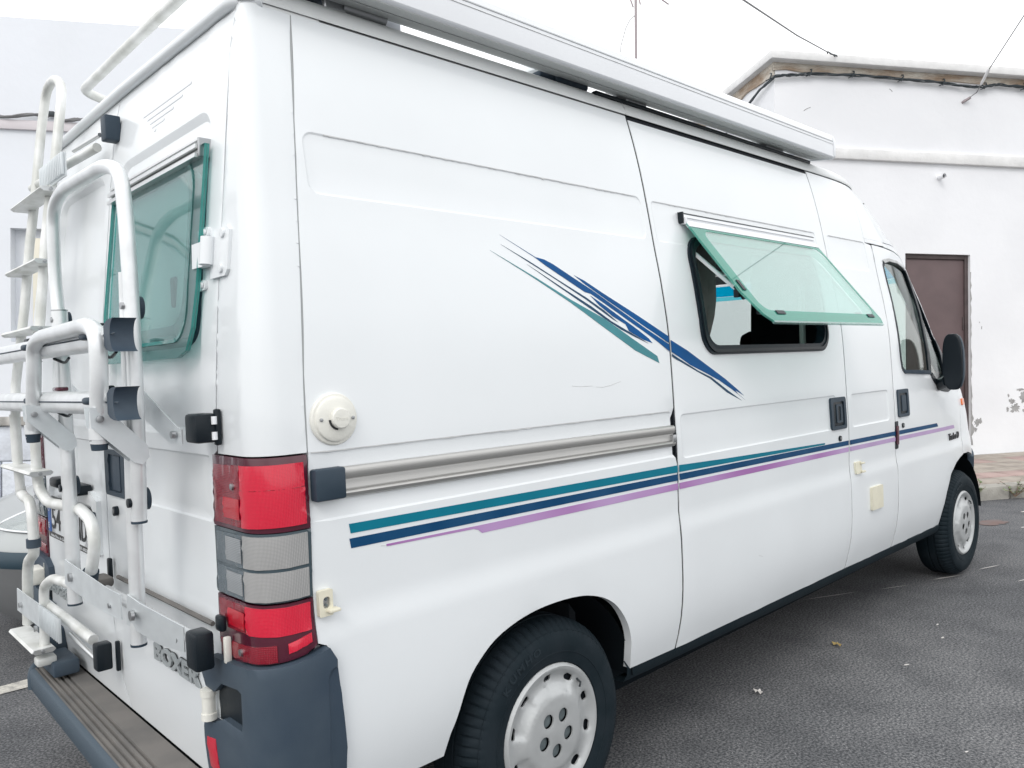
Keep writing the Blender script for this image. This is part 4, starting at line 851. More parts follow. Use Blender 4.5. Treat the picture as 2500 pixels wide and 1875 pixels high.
# ---- wheels
def wheel(xc, yw, sgn, nm):
    def T(X, h, Z): return Vector((xc+X, yw-h*sgn if sgn > 0 else yw-h*sgn, .325+Z))
    R_ = .322
    prof = [(.196, .0), (.200, .006), (.215, .010), (.245, .016), (.268, .015), (.288, .008), (.302, -.006), (.312, -.018), (R_-.003, -.030), (R_, -.045), (R_, -.060), (R_-.007, -.062), (R_-.007, -.068), (R_, -.070), (R_, -.100), (R_-.007, -.102), (R_-.007, -.108), (R_, -.110), (R_, -.150), (.306, -.178), (.27, -.192), (.20, -.18)]
    n = 288; V = []; F = []
    for i, (r, h) in enumerate(prof):
        for k in range(n):
            rr = r; hh = h
            if 6 <= i <= 9 and k % 4 == 0: rr -= .005; hh -= .002
            q = 2*PI*k/n; zz_ = rr*math.sin(q)
            if zz_ < -.318: zz_ = -.318-(abs(zz_)-.318)*.2
            V.append(T(rr*math.cos(q), hh, zz_))
            if i: F.append(((i-1)*n+k, (i-1)*n+(k+1) % n, i*n+(k+1) % n, i*n+k))
    wo = obj(nm, V, F, M['tyre'], VAN, 35)
    for rr_ in (.232, .292): 
        obj('sidewall_ring', *tube([T(rr_*math.cos(q), .0135 if rr_ < .26 else .004, rr_*math.sin(q)) for q in np.linspace(0, 2*PI, 97)], .0016, n=5, cap=False), M['tyre'], wo, 40)
    def hgt(r): return interp(r, [0, .10, .118, .140, .158, .170, .180, .188, .1965], [.022, .018, .014, .002, .000, .004, .010, .012, .004])
    def capf(X, Z, off=0):
        r = math.hypot(X, Z); a = math.degrees(math.atan2(Z, X)); h = hgt(r)
        best = min(abs((a-c+180) % 360-180) for c in [4.5-.5+72*k for k in range(5)])
        t = max(0, min(1, (24-best)/5)); rad = max(0, min(1, (r-.112)/.012))*max(0, min(1, (.172-r)/.01)); h -= .007*t*rad
        return T(X, h+off, Z)
    holes = []
    for k in range(5):
        a = math.radians(54+72*k); holes.append([(.053*math.cos(a)+.0205*math.cos(q), .053*math.sin(a)+.0205*math.sin(q)) for q in np.linspace(0, 2*PI, 19)[:-1]])
        for dd in (-17, 17):
            a = math.radians(4+72*k+dd); ct_, st_ = math.cos(a), math.sin(a); L = rrect(-.0095, .0095, -.0165, .0165, .008, 3)
            holes.append([(.158*ct_+x*ct_-y*st_, .158*st_+x*st_+y*ct_) for x, y in L])
    circ = [(.1965*math.cos(q), .1965*math.sin(q)) for q in np.linspace(0, 2*PI, 65)[:-1]]
    panel('wheel_trim', wo, M['cap'], capf, circ, holes, (), .006, .0085, 0, 40, chamfer=.0008, loops=[[(r_*math.cos(q), r_*math.sin(q)) for q in np.linspace(0, 2*PI, 81)[:-1]] for r_ in (.100, .112, .122, .138, .177, .181, .188, .192)])
    for k in range(5):
        a = math.radians(54+72*k); c = T(.053*math.cos(a), .006, .053*math.sin(a)); obj('nut_pocket', *disc_lathe(c, [(.0235, -.004), (.0195, .002), (.010, .004), (.004, .004)], 20, Vector((0, -sgn, 0))), M['pocket'], wo, 40)
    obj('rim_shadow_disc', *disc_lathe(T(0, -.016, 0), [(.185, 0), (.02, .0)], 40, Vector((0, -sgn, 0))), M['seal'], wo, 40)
    a = math.radians(56-13); obj('valve', *tube([T(.172*math.cos(a+.15), -.01, .172*math.sin(a+.15)), T(.163*math.cos(a), .012, .163*math.sin(a)), T(.150*math.cos(a), .016, .150*math.sin(a))], .0035, n=8), M['black'], wo, 40)
    return wo, T
w1, T1_ = wheel(.883, .032, 1, 'wheel'); w2, T2_ = wheel(4.583, .032, 1, 'wheel')
for par, T_ in ((w1, T1_), (w2, T2_)):
    ang = 2.42; mbt = MB()
    for ch in 'KUMHO':
        v, f, wd = text_mesh(ch, .030, .0012, .001, 1.25)
        for_ = []
        for p in v:
            a_ = ang-(p.x)/.262; r_ = .250+p.y; for_.append(T_(r_*math.cos(a_), .0162+p.z, r_*math.sin(a_)))
        mbt.add(for_, f); ang -= (wd+.010)/.262
    mbt.build('tyre_lettering', M['tyretext'], par, 0)
wheel(.883, 1.968, -1, 'wheel'); wheel(4.583, 1.968, -1, 'wheel')
# ---- rear doors
rd_o = [(.240, .413), (.240, 1.0), (.232, 1.222), (.214, 1.232), (.203, 1.5), (.203, 1.8), (.208, 2.04), (.214, 2.268), (1.043, 2.271), (1.043, .80), (1.030, .66), (.985, .50), (.952, .413)]
rwin = rrect(.335, .900, 1.50, 1.90, .05, 6)
RD = panel('rear_door', VAN, P_, rearP, rd_o, (rwin,), ((.285, .958, 1.26, 2.053, .07, .012), (.25, .80, 1.062, 1.220, .012, .004)), .03, .055)
RD['label'] = 'right rear door with the bike carrier'
ld_o = [(1.049, 2.271), (1.786, 2.268), (1.792, 2.04), (1.797, 1.5), (1.786, 1.232), (1.768, 1.222), (1.760, 1.0), (1.760, .413), (.958, .413), (.991, .50), (1.036, .66), (1.049, .80)]
LD = panel('rear_door', VAN, P_, rearP, ld_o, (), ((1.085, 1.60, 1.26, 2.053, .08, .012), (1.075, 1.345, 1.055, 1.219, .012, .004), (1.115, 1.73, .835, 1.04, .05, .014)), .03, .055)
LD['label'] = 'left rear door with the ladder'
strip([(1.046, z) for z in zz(.80, 2.27, 20)], rearP, .016, -.008, M['seal'], 'door_seal', VAN)
strip([(.955, .41), (.988, .50), (1.033, .66), (1.046, .80)], rearP, .016, -.008, M['seal'], 'door_seal', VAN)
strip([(.208, z) for z in zz(1.22, 2.27, 20)], rearP, .016, -.008, M['seal'], 'door_seal', VAN)
strip([(y, 2.270) for y in zz(.2, 1.8, 20)], rearP, .016, -.006, M['seal'], 'door_seal', VAN)
obj('rear_cross_panel', *prism([(.03, .20, .30), (.03, 1.8, .30), (.03, 1.8, .42), (.03, .20, .42)], (.05, 0, 0)), M['under'], VAN, 0)
# rear window: proud acrylic pane with a hinge rail
rpl = [(.266, 1.955), (.940, 1.955), (.948, 1.60), (.940, 1.47), (.915, 1.452), (.37, 1.452), (.315, 1.468), (.285, 1.52), (.268, 1.62)]
def rwP(y, z, off=0): return rearP(y, z, .018+(1.955-z)*.008+off)
rw = panel('rear_window', VAN, M['glassr'], rwP, rpl, (), (), .004, .08, 0, 30)
n = len(rpl); obj('pane_edge', [rwP(a, b, o) for o in (-.008, .004) for a, b in rpl], [(i, (i+1) % n, n+(i+1) % n, n+i) for i in range(n)], M['edge_r'], rw, 20)
ri = rrect(.385, .870, 1.535, 1.915, .07, 8); ro = rrect(.325, .905, 1.490, 1.940, .08, 8); n = len(ri)
M['rim_r'] = glassmat('rear_window_rim', (.25, .58, .54), .6, body=.6, bodycol=(.07, .33, .31))
obj('pane_rim', [rwP(a, b, .0015) for a, b in ro]+[rwP(a, b, -.012) for a, b in ri], [(i, (i+1) % n, n+(i+1) % n, n+i) for i in range(n)], M['rim_r'], rw, 30)
panel('window_blind', rw, M['blind'], rwP, ri, (), (), .002, .1, -.016, 30)
panel('window_gasket', rw, M['navyplastic'], rearP, rrect(.322, .930, 1.480, 1.950, .07, 8), (rrect(.34, .897, 1.505, 1.915, .055, 8),), (), .02, .05, -.008, 30)
hr = MB()
for (a0, a1, b1) in ((1.926, 1.936, .034), (1.936, 1.946, .024), (1.948, 1.958, .034), (1.960, 1.968, .022), (1.968, 1.974, .028)):
    hr.add(*prism([rearP(.292, a0, -.012), rearP(.292, a0, b1), rearP(.292, a1, b1), rearP(.292, a1, -.012)], (0, .655, 0)))
hr.build('hinge_rail', M['alu'], VAN, 20)
obj('rail_end', *box(rearP(.288, 1.950, .012)[:], (.034, .008, .046), None, .003), M['zinc'], VAN, 20)
obj('window_knob', *box(rwP(.455, 1.62, -.02)[:], (.02, .03, .08), None, .008), M['rubber'], rw, 30)
# white hinges on the right post
for zc in (1.687,):
    hb = MB(); 
    def leaf(y0, y1, z0, z1, off): 
        pass
    pl = panel('hinge_plate', VAN, P_, cornerP, [cr(.228, zc-.058), cr(.150, zc-.058), cr(.137, zc-.045), cr(.137, zc+.045), cr(.150, zc+.056), cr(.215, zc+.056), cr(.224, zc+.04)], (), (), .012, .03, .010, 40)
    kn = MB(); kn.add(*tube([rearP(.225, zc-.026, .018), rearP(.225, zc+.038, .018)], .017, n=14)); kn.add(*prism([rearP(.300, zc-.028, .004), rearP(.300, zc+.030, .004), rearP(.30, zc+.030, .026), rearP(.30, zc-.028, .022)], (0, -.075, 0))); kn.build('hinge_knuckle', P_, pl, 40)
    for dz in (-.066, .060):
        panel('hinge_foot', pl, P_, rearP, rrect(.256, .312, zc+dz-.014, zc+dz+.010, .008, 3), (), (), .01, .03, .009, 40)
        for y in (.270, .296): obj('screw', *cyl(rearP(y, zc+dz-.002, .008), rearP(y, zc+dz-.002, .013), .007, 12), P_, pl, 40)
    for z in (zc+.040, zc-.040): q = cr(.165, z); obj('screw', *cyl(cornerP(q[0], z, .008), cornerP(q[0], z, .015), .010, 14), P_, pl, 40)
# low hinge
lo = MB(); lo.add(*tube([rearP(.272, .603, .022), rearP(.272, .668, .022)], .0155, n=14)); hk = lo.build('hinge_knuckle', M['ivory'], VAN, 40)
for z in (.606, .662): obj('hinge_cap', *cyl(rearP(.272, z-.008, .022), rearP(.272, z+.008, .022), .0180, 14), M['ivory'], hk, 40)
# left hinge block
obj('hinge_cover', *box((-.03, 1.80, .690), (.08, .10, .062), None, .014), M['ivory'], VAN, 40); obj('hinge_leaf', *box((-.012, 1.752, .70), (.02, .03, .095), None, .008), M['ivory'], VAN, 40)
# handle, lock, faint sticker stripes, lettering
h = panel('rear_handle', RD, M['navyplastic'], rearP, rrect(.846, 1.020, 1.061, 1.198, .012, 4), (rrect(.870, .985, 1.075, 1.185, .006, 3),), (), .03, .03, .009, 30)
panel('handle_pocket', RD, M['navyplastic'], rearP, rrect(.855, 1.01, 1.068, 1.19, .01, 3), (), (), .004, .03, .002, 30)
panel('handle_lever', RD, M['bumper'], rearP, rrect(.892, .955, 1.079, 1.181, .004, 3), (), (), .006, .03, .006, 30)
p = rearP(.9398, 1.0166); obj('door_lock', *cyl(p, p+Vector((-.012, 0, 0)), .0145, 16), M['black'], RD, 40); obj('keyhole', *cyl(p+Vector((-.012, .002, 0)), p+Vector((-.0135, .002, 0)), .0075, 12), M['zinc'], RD, 40)
for (y0, z0, y1) in ((.7816, 2.1540, .4329), (.7451, 2.1360, .4887), (.7198, 2.1195, .5472), (.7004, 2.1045, .6086), (.6822, 2.0905, .668)):
    decal('sticker_stripe', RD, M['ghost'], rearP, [(y1, z0-.0028), (y0, z0-.0028), (y0-.004, z0+.0028), (y1, z0+.0028)])
def rear_text(s, y0, y1, z0, h_, nm, par, bold=.0022):
    v, f, wd = text_mesh(s, h_/.72, .0035, bold); k = (y0-y1)/wd; return obj(nm, [rearP(y0-p.x*k, z0+p.y, .006+p.z) for p in v], f, M['badge'], par, 0), v, f, k
rear_text('BOXER', .664, .360, .645, .042, 'model_lettering', RD)
v, f, wd = text_mesh('BOXER', .042/.72,   .003, .0038); k = .304/wd; obj('lettering_backing', [rearP(.663-p.x*k, .6445+p.y, .003+p.z*.3) for p in v], f, M['ink'], RD, 0)
rear_text('PEUGEOT', 1.735, 1.44, .640, .036, 'maker_lettering', LD, .0015)
# number plate
NP = panel('number_plate', VAN, M['pframe'], rearP, rrect(1.150, 1.702, .846, .992, .008, 3), (), (), .016, .1, .012, 30)
panel('plate_face', NP, M['white'], rearP, rrect(1.165, 1.690, .868, .986, .006, 3), (), (), .002, .1, .0142, 30)
panel('plate_band', NP, M['euro'], rearP, rrect(1.648, 1.690, .868, .986, .004, 3), (), (), .001, .1, .0150, 30)
for s, y0, y1, z0, hh in (('54', 1.630, 1.520, .885, .080), ('ND', 1.335, 1.215, .885, .080), ('Auto Dino de Gand', 1.66, 1.47, .8525, .010), ('TEF-20220', 1.32, 1.21, .8525, .010)):
    v, f, wd = text_mesh(s, hh/.72, .0004, .0006 if hh > .05 else 0); k = (y0-y1)/wd
    obj('plate_lettering', [rearP(y0-p.x*k, z0+p.y, (.0156 if hh > .05 else .0132)+p.z) for p in v], f, M['ink'] if hh > .05 else M['white'], NP, 0)
v, f, wd = text_mesh('E', .030, .0004); obj('plate_lettering', [rearP(1.678-p.x, .880+p.y, .0158+p.z) for p in v], f, M['white'], NP, 0)
pc = MB()
for k in range(12):
    a = 2*PI*k/12; pc.add(*box(rearP(1.669+.012*math.cos(a), .955+.012*math.sin(a), .0158)[:], (.001, .003, .003), None, 0))
pc.build('plate_stars', M['white'], NP, 0)
pl = panel('plate_housing', VAN, P_, rearP, [(1.10, .86), (1.10, 1.03), (1.16, 1.055), (1.34, 1.062), (1.50, 1.055), (1.50, 1.02), (1.16, 1.01), (1.135, .99), (1.13, .86)], (), (), .02, .04, .016, 30)
obj('plate_lamp', *box(rearP(1.24, 1.060, .03)[:], (.06, .13, .034), None, .010), M['black'], VAN, 40); obj('plate_lamp', *box(rearP(1.43, 1.068, .03)[:], (.05, .09, .034), None, .010), M['black'], VAN, 40)
obj('plate_side_cap', *box(rearP(1.122, .945, .016)[:], (.03, .03, .10), None, .006), M['navyplastic'], VAN, 40)
# ---- rear corner posts, lamps, bumper corners (both sides)
for side_, W in ((1, cornerP), (-1, mir(cornerP))):
    zs_ = [1.226, 1.4, 1.6, 1.8, 2.0, 2.15, 2.276]
    o1 = [cs(seam(z)-.0035, z) for z in zs_]+[cr(.212 if z > 2.1 else .2+max(0, 1.3-z)*.1, z) for z in reversed(zs_)]
    panel('rear_corner_post', VAN, P_, W, o1, (), (), .03, (.007, .05), 0, 25)
    rim = panel('tail_lamp', VAN, M['maroon'], W, [cs(.1165, 1.222), cs(.116, 1.060), cr(.238, 1.060), cr(.231, 1.223)], (), (), .03, (.010, .03), .004, 30)
    if side_ > 0: rim['label'] = 'right tail lamp'
    panel('lamp_rim', rim, M['slate'], W, [cs(.116, 1.058), cs(.114, .908), cr(.236, .905), cr(.238, 1.058)], (), (), .03, (.010, .03), .004, 30)
    panel('lamp_rim', rim, M['maroon'], W, [cs(.114, .904), cs(.1145, .85), cs(.117, .800), cs(.09, .786), cr(.10, .768), cr(.16, .756), cr(.232, .756), cr(.236, .90)], (), (), .03, (.010, .03), .004, 30)
    for m_a, m_b, z0, z1 in (('red', 'redd', 1.070, 1.207), ('clear', 'cleard', .981, 1.053), ('clear', 'cleard', .910, .975), ('red', 'redd', .835, .897)):
        xb = Rf(z0)+.052
        panel('lamp_lens', rim, M[m_a], W, [cr(.088, z0), cs(.106, z0+.002), cs(.106, z1), cr(.088, z1-.001)], (), (), .006, (.009, .03), .0075, 30)
        if z0 != 1.070 : panel('lamp_lens', rim, M[m_b], W, [cr(.222, z0-.002), cr(.0892, z0), cr(.0892, z1-.001), cr(.222, z1-.004)], (), (), .006, (.009, .03), .0075, 30)
        else: panel('lamp_lens', rim, M['redd'], W, [cr(.222, z0+.001), cr(.0892, z0), cr(.0892, z1-.001), cr(.222, z1-.004)], (), (), .006, (.009, .03), .0075, 30)
    panel('lamp_lens', rim, M['red'], W, [cs(.050, .797), cs(.104, .810), cs(.104, .830), cs(.050, .818)], (), (), .006, (.009, .03), .0075, 30)
    panel('lamp_lens', rim, M['redd'], W, [cr(.222, .768), cr(.12, .770), cs(.028, .782), cs(.028, .818), cr(.12, .806), cr(.222, .800)], (), (), .006, (.009, .03), .0075, 30)
    for m_, z0, z1, y0, y1 in (('redb', 1.086, 1.132, .170, .0905), ('clearb', .990, 1.044, .168, .0905), ('clearb', .919, .966, .168, .0905), ('redb', .842, .880, .170, .0905)):
        panel('lamp_reflector', rim, M[m_], W, [cr(y0, z0), cr(y1, z0), cr(y1, z1), cr(y0, z1)], (), (), .003, (.009, .03), .0105, 30)
    panel('lens_ridge', rim, M['redd'], W, [cr(.088, 1.1515), cs(.106, 1.1535), cs(.106, 1.1548), cr(.088, 1.1528)], (), (), .003, (.009, .03), .0085, 30)
    for q, z in ((cr(.118, 1.158), 1.158), (cr(.112, .790), .790)):
        v_, f_ = cyl(cornerP(q[0], z, .003), cornerP(q[0], z, .012), .0075, 12); v_ = [(p[0], p[1] if side_ > 0 else 2-p[1], p[2]) for p in v_]; obj('screw', v_, f_, M['zinc'], rim, 40)
    # bumper corner: plastic with hinge cut-out and reflector
    bo = [cs(.138, .790), cs(.155, .760), cs(.165, .66), cs(.176, .55), cs(.180, .44), cs(.181, .28), cr(.352, .28), cr(.318, .44), cr(.312, .57), cr(.304, .592), cr(.245, .594), cr(.240, .60), cr(.195, .620), cr(.100, .620), cr(.096, .640), cr(.096, .705), cr(.115, .709), cr(.20, .700), cr(.242, .670), cr(.290, .672), cr(.310, .70), cr(.302, .730), cr(.26, .752), cr(.11, .764), cs(.10, .782)]
    bc = panel('rear_bumper_corner', VAN, M['bumper'], W, bo, (), ((cs(.128, .6)[0]-.0, cs(.20, .6)[0]+.1, .2, .748, .03, .004),), .035, .022, .022, 30)
    panel('hinge_recess', VAN, M['black'], W, [cr(.25, .60), cr(.06, .60), cr(.06, .72), cr(.25, .72)], (), (), .01, .03, .006, 30)
    panel('rear_reflector', bc, M['reflect'], W, [cr(.290, .552), cr(.240, .560), cr(.236, .470), cr(.290, .478)], (), (), .004, .02, .0245, 30)
# ---- rear step
st = MB(); prof = [(.012, .409), (-.030, .409), (-.033, .401), (-.038, .401), (-.041, .409), (-.049, .409), (-.052, .401), (-.057, .401), (-.060, .409), (-.068, .409), (-.071, .401), (-.076, .401), (-.079, .409), (-.086, .409), (-.089, .402), (-.093, .402), (-.096, .409), (-.102, .409)]
V = []; F = []
for i, y in enumerate((1.665, .30)):
    V += [Vector((x-(1.665-y)*.025*(1 if x < 0 else 0), y+(.035+x*1.05 if y > 1 else 0), z)) for x, z in prof]
n = len(prof); F = [(i, i+1, n+i+1, n+i) for i in range(n-1)]
RS = obj('rear_step', V, F, M['step'], VAN, 20)
V = []
for y in (1.60, .28):
    dx = (1.60-y)*.025; V += [Vector((x-dx, y, z)) for x, z in ((-.100, .409), (-.112, .406), (-.118, .398), (-.119, .36), (-.112, .330), (-.09, .318), (.02, .318))]
obj('step_edge', V, [(i, i+1, 8+i, 7+i) for i in range(6)]+[tuple(range(7))], M['stepedge'], RS, 40)
obj('step_end', *tube([(.02, 1.72, .416), (-.05, 1.665, .412), (-.100, 1.608, .405), (-.110, 1.592, .385), (-.110, 1.59, .34)], .016, .03, 10), M['stepedge'], RS, 50)
obj('step_end_plate', *prism([(.02, 1.71, .32), (-.10, 1.60, .33), (-.112, 1.59, .40), (.02, 1.71, .41)], (0, .01, 0)), M['stepedge'], RS, 30)
obj('bumper_block', *box((-.02, 1.71, .475), (.07, .20, .10), None, .02), M['bumper'], VAN, 40)
obj('bumper_block', *box((0, 1.80, .60), (.05, .06, .13), None, .012), M['black'], VAN, 40)
# ---- left side of the van (hidden from the street side, plain)
mL = mir(bodyR)
panel('left_side_panel', VAN, P_, mL, [(.184, .40)]+[(x, z) for x, z in arch]+[(3.479, .376), (3.479, 1.96), (3.400, 1.968), (3.4, 2.276), (.23, 2.276), (.124, 1.226), (.118, .80), (.18, .76)], (), ((.25, 2.9, 1.54, 1.97, .04, .004),), .03, .10)
LF = panel('front_door', VAN, P_, mL, fd_o, (fwin,), (), .03, .06); panel('door_glass', LF, M['glasscar'], mL, offs(fwin, .012), (), (), .003, .08, -.010, 30)
panel('door_window', LF, M['rubber'], mL, fwin, (offs(fwin, .02),), (), .03, .04, .002, 30)
# ---- interior
inn = MB(); inn.add(*box((2.72, 1, .5), (2.7, 1.80, .03), None, 0)); inn.add(*box((.75, 1, .78), (1.2, 1.80, .03), None, 0)); inn.add(*box((2.4, 1, 2.20), (2.5, 1.6, .03), None, 0)); inn.add(*box((1.2, 1, 1.3), (.03, 1.55, 1.7), None, 0)); inn.add(*box((4.75, 1, .85), (.06, 1.7, .7), None, 0))
inn.build('cabin_lining', M['interior'], VAN, 0)
obj('overhead_locker', *box((2.75, 1.1, 2.08), (1.9, 1.5, .26), None, .02), M['interior'], VAN, 30)
obj('cabin_lining', *box((2.3, 1.93, 1.30), (2.0, .02, 1.5), None, 0), M['interior'], VAN, 0)
obj('dashboard', *box((4.50, 1, 1.12), (.45, 1.6, .22), None, .06), M['interior'], VAN, 40)
for y, l_ in ((.56, 'passenger'), (1.45, 'driver')):
    s_ = obj('cab_seat', *box((3.70, y, .85), (.50, .50, .18), None, .06), M['seat'], VAN, 40)
    R_ = Matrix.Rotation(math.radians(-10), 3, 'Y'); obj('seat_backrest', *box((3.42, y, 1.22), (.13, .50, .66), R_, .055), M['seat'], s_, 40)
    obj('headrest', *box((3.34, y, 1.64), (.10, .28, .18), R_, .045), M['seat'], s_, 40)
sw = [Vector((4.16+.0+.17*math.cos(a)*.42, 1.42+.19*math.sin(a), 1.30+.17*math.cos(a)*.9)) for a in np.linspace(0, 2*PI, 33)]
swo = obj('steering_wheel', *tube(sw, .014, n=10, cap=False), M['seat'], VAN, 50); obj('steering_hub', *box((4.18, 1.42, 1.29), (.05, .16, .10), None, .03), M['seat'], swo, 50)
obj('steering_column', *tube([(4.18, 1.42, 1.29), (4.45, 1.42, 1.10)], .03, n=10), M['seat'], swo, 50)
cu = MB(); V = []; F = []
for i in range(25):
    x = 1.76+.28*i/24; 
    for j in range(9):
        z = 1.88-.50*j/8; k_ = 1-.45*max(0, (1.62-z)/.25)**1.3 if z < 1.62 else 1; V.append(Vector((1.74+(x-1.74)*k_, .16+.02*math.sin(i*1.3)+.0*j, z)))
        if i and j: a = i*9+j; F.append((a-10, a-1, a, a-9))
obj('curtain', V, F, M['curtain'], VAN, 50)
obj('window_post', *box((2.80, .16, 1.58), (.03, .02, .30), None, .004), M['awnb'], VAN, 30)
obj('partition_panel', *box((3.12, .36, 1.35), (.03, .50, 1.3), Matrix.Rotation(math.radians(4), 3, 'Y'), .01), M['interior'], VAN, 30)
# ---- awning, roof furniture
AW = MB()
def aw(pts, x0=.05, x1=3.055): return prism([(x0, y, z) for y, z in pts], (x1-x0, 0, 0))
f_ = [(.104, 2.352), (.101, 2.356), (.099, 2.40), (.100, 2.4255), (.102, 2.4265), (.102, 2.4295), (.100, 2.4305), (.104, 2.450), (.116, 2.463), (.135, 2.470), (.20, 2.474), (.222, 2.46), (.222, 2.37)]
b_ = [(.222, 2.366), (.212, 2.362), (.166, 2.357), (.163, 2.359), (.160, 2.3565), (.112, 2.3485), (.104, 2.352)]
aws = obj('awning', *aw(f_+b_[:-1]), M['awn'], VAN, 14); aws['label'] = 'rolled white awning along the roof'
obj('awning_underside_shade', *aw([(.112, 2.3480), (.160, 2.3555), (.160, 2.3535), (.112, 2.3462)], .06, 3.04), M['awnb'], aws, 30)
obj('awning_underside_shade', *aw([(.166, 2.3562), (.220, 2.3655), (.220, 2.3635), (.166, 2.3542)], .06, 3.04), M['awnb'], aws, 30)
obj('awning_groove', *aw([(.0995, 2.4255), (.0985, 2.4262), (.0985, 2.4292), (.0995, 2.4305), (.103, 2.428)], .06, 3.05), M['zinc'], aws, 30)
obj('awning_groove', *aw([(.0985, 2.4128), (.0980, 2.4132), (.0980, 2.4142), (.0985, 2.4148), (.101, 2.4138)], .06, 3.05), M['grime'], aws, 30)
obj('awning_end_cap', *prism([(3.056, y+(0 if y < .2 else .002), z) for y, z in [(.100, 2.353), (.0965, 2.36), (.095, 2.40), (.097, 2.432), (.104, 2.455), (.120, 2.469), (.140, 2.4745), (.21, 2.478), (.226, 2.46), (.226, 2.366), (.214, 2.358), (.112, 2.345)]], (.016, 0, 0)), M['awn'], aws, 30)
obj('awning_rail', *box((2.20, .205, 2.341), (1.62, .022, .014), None, .003), M['black'], VAN, 30)
for x0, x1, m_ in ((.395, .53, 'zinc'), (1.60, 1.70, 'zinc'), (2.60, 2.76, 'zinc')):
    k = MB(); k.add(*tube([(x0, .225, 2.362), (x1, .225, 2.362)], .017, n=12)); k.add(*box(((x0+x1)/2-.09, .225, 2.356), (.06, .02, .034), None, .004)); k.add(*box(((x0+x1)/2-.11, .225, 2.372), (.10, .018, .008), None, .002)); k.build('awning_bracket', M[m_], VAN, 40)
for x in (.55, 1.20, 2.9):
    obj('roof_bar', *box((x+.02, .95, 2.415), (.07, 1.42, .03), None, .005), P_, VAN, 30); obj('roof_bar_foot', *box((x+.02, .255, 2.375), (.06, .03, .06), None, .008), M['awn'], VAN, 30)
obj('roof_bar_clamp', *box((1.30, .24, 2.365), (.16, .05, .04), None, .012), M['navyplastic'], VAN, 40); obj('roof_bar_clamp', *box((1.20, .25, 2.36), (.10, .04, .03), None, .006), M['navyplastic'], VAN, 40)
obj('roof_vent', *box((.33, .40, 2.42), (.18, .30, .06), None, .02), M['navyplastic'], VAN, 40)
LR = obj('luggage_rail', *tube([(.62, 1.72, 2.42), (.40, 1.745, 2.47), (.29, 1.75, 2.500), (.20, 1.775, 2.533), (.20, 1.0, 2.536), (.20, .62, 2.532), (.24, .57, 2.50), (.60, .56, 2.42)], .0175, .05, 14), M['tubew'], VAN, 50)
# ---- ladder on the left rear door
def tb(P, r=.0155, fil=.03): return tube(P, r, fil, 14)
hp = [(-.104, 1.65, 1.033), (-.108, 1.65, 1.128), (-.109, 1.65, 1.258), (-.102, 1.65, 1.399), (-.062, 1.65, 1.674), (-.035, 1.65, 1.906), (-.014, 1.65, 2.047), (.021, 1.65, 2.322), (.036, 1.65, 2.418)]
for i in range(1, 8):
    a = PI*i/8; u = (1-math.cos(a))/2; hp.append((.036*(1-u)+.022*u+.008*math.sin(a), 1.65-.27*u, 2.418*(1-u)+2.360*u+.075*math.sin(a)))
hp += [(.019, 1.38, 2.342), (-.005, 1.38, 2.165), (-.032, 1.38, 1.998), (-.050, 1.38, 1.867), (-.076, 1.38, 1.618), (-.100, 1.38, 1.439), (-.109, 1.38, 1.229), (-.110, 1.38, 1.137)]
LAD = obj('ladder', *tube(hp, .0155, 0, 14), M['tubew'], VAN, 50); LAD['label'] = 'folding aluminium ladder on the left rear door'
def lt(name, P, r=.0155, fil=.03, m='tubew'): return obj(name, *tube(P, r, fil, 14), M[m], LAD, 50)
lt('ladder_tube', [(-.110, 1.38, 1.14), (-.105, 1.392, 1.062), (-.100, 1.30, 1.020), (-.10, 1.083, 1.031), (-.10, .944, 1.038), (-.10, .840, 1.015), (-.10, .818, .955), (-.10, .84, .905), (-.10, .875, .855)], .0165, .045)
lt('ladder_tube', [(-.104, 1.65, 1.04), (-.102, 1.655, 1.02), (-.10, 1.600, 1.005), (-.10, 1.545, 1.005), (-.10, 1.520, .95), (-.10, 1.515, .87), (-.10, 1.517, .84)], .017, .03)
lt('ladder_tube', [(-.10, 1.517, .85), (-.10, 1.525, .82), (-.10, 1.605, .785), (-.10, 1.632, .74), (-.10, 1.645, .66), (-.10, 1.668, .55)], .0175, .03)
lt('ladder_tube', [(-.10, 1.445, .52), (-.10, 1.419, .651), (-.10, 1.415, .725), (-.10, 1.30, .775), (-.10, 1.14, .790), (-.10, .93, .80)], .0155, .05)
lt('ladder_collar', [(-.10, 1.518, .875), (-.10, 1.519, .845)], .023, 0, 'bumper')
lt('ladder_end_cap', [(-.10, .868, .868), (-.10, .885, .84)], .022, 0, 'navyplastic')
lt('ladder_sleeve', [(-.109, 1.652, 1.30), (-.108, 1.652, 1.135)], .0175, 0)
def rung(z, xc, y0=1.71, y1=1.30, name='rung'):
    pr = [(-.030, .006), (-.036, -.002), (-.026, -.010), (.026, -.010), (.036, -.002), (.030, .006)]
    o_ = obj(name, *prism([(xc+a, y1, z+b) for a, b in pr], (0, y0-y1, 0)), M['tubew'], LAD, 20)
    obj('rung_cap', *prism([(xc+a*.96, y1-.006, z+b*.96) for a, b in pr], (0, .006, 0)), M['alu'], LAD, 20); obj('screw', *cyl((xc-.004, y1-.004, z-.002), (xc-.004, y1-.010, z-.002), .006, 10), M['zinc'], LAD, 40)
rung(1.80, -.070); rung(1.583, -.092); rung(1.118, -.115); rung(1.35, -.11); rung(2.035, -.042); rung(.520, -.112, 1.735, 1.40)
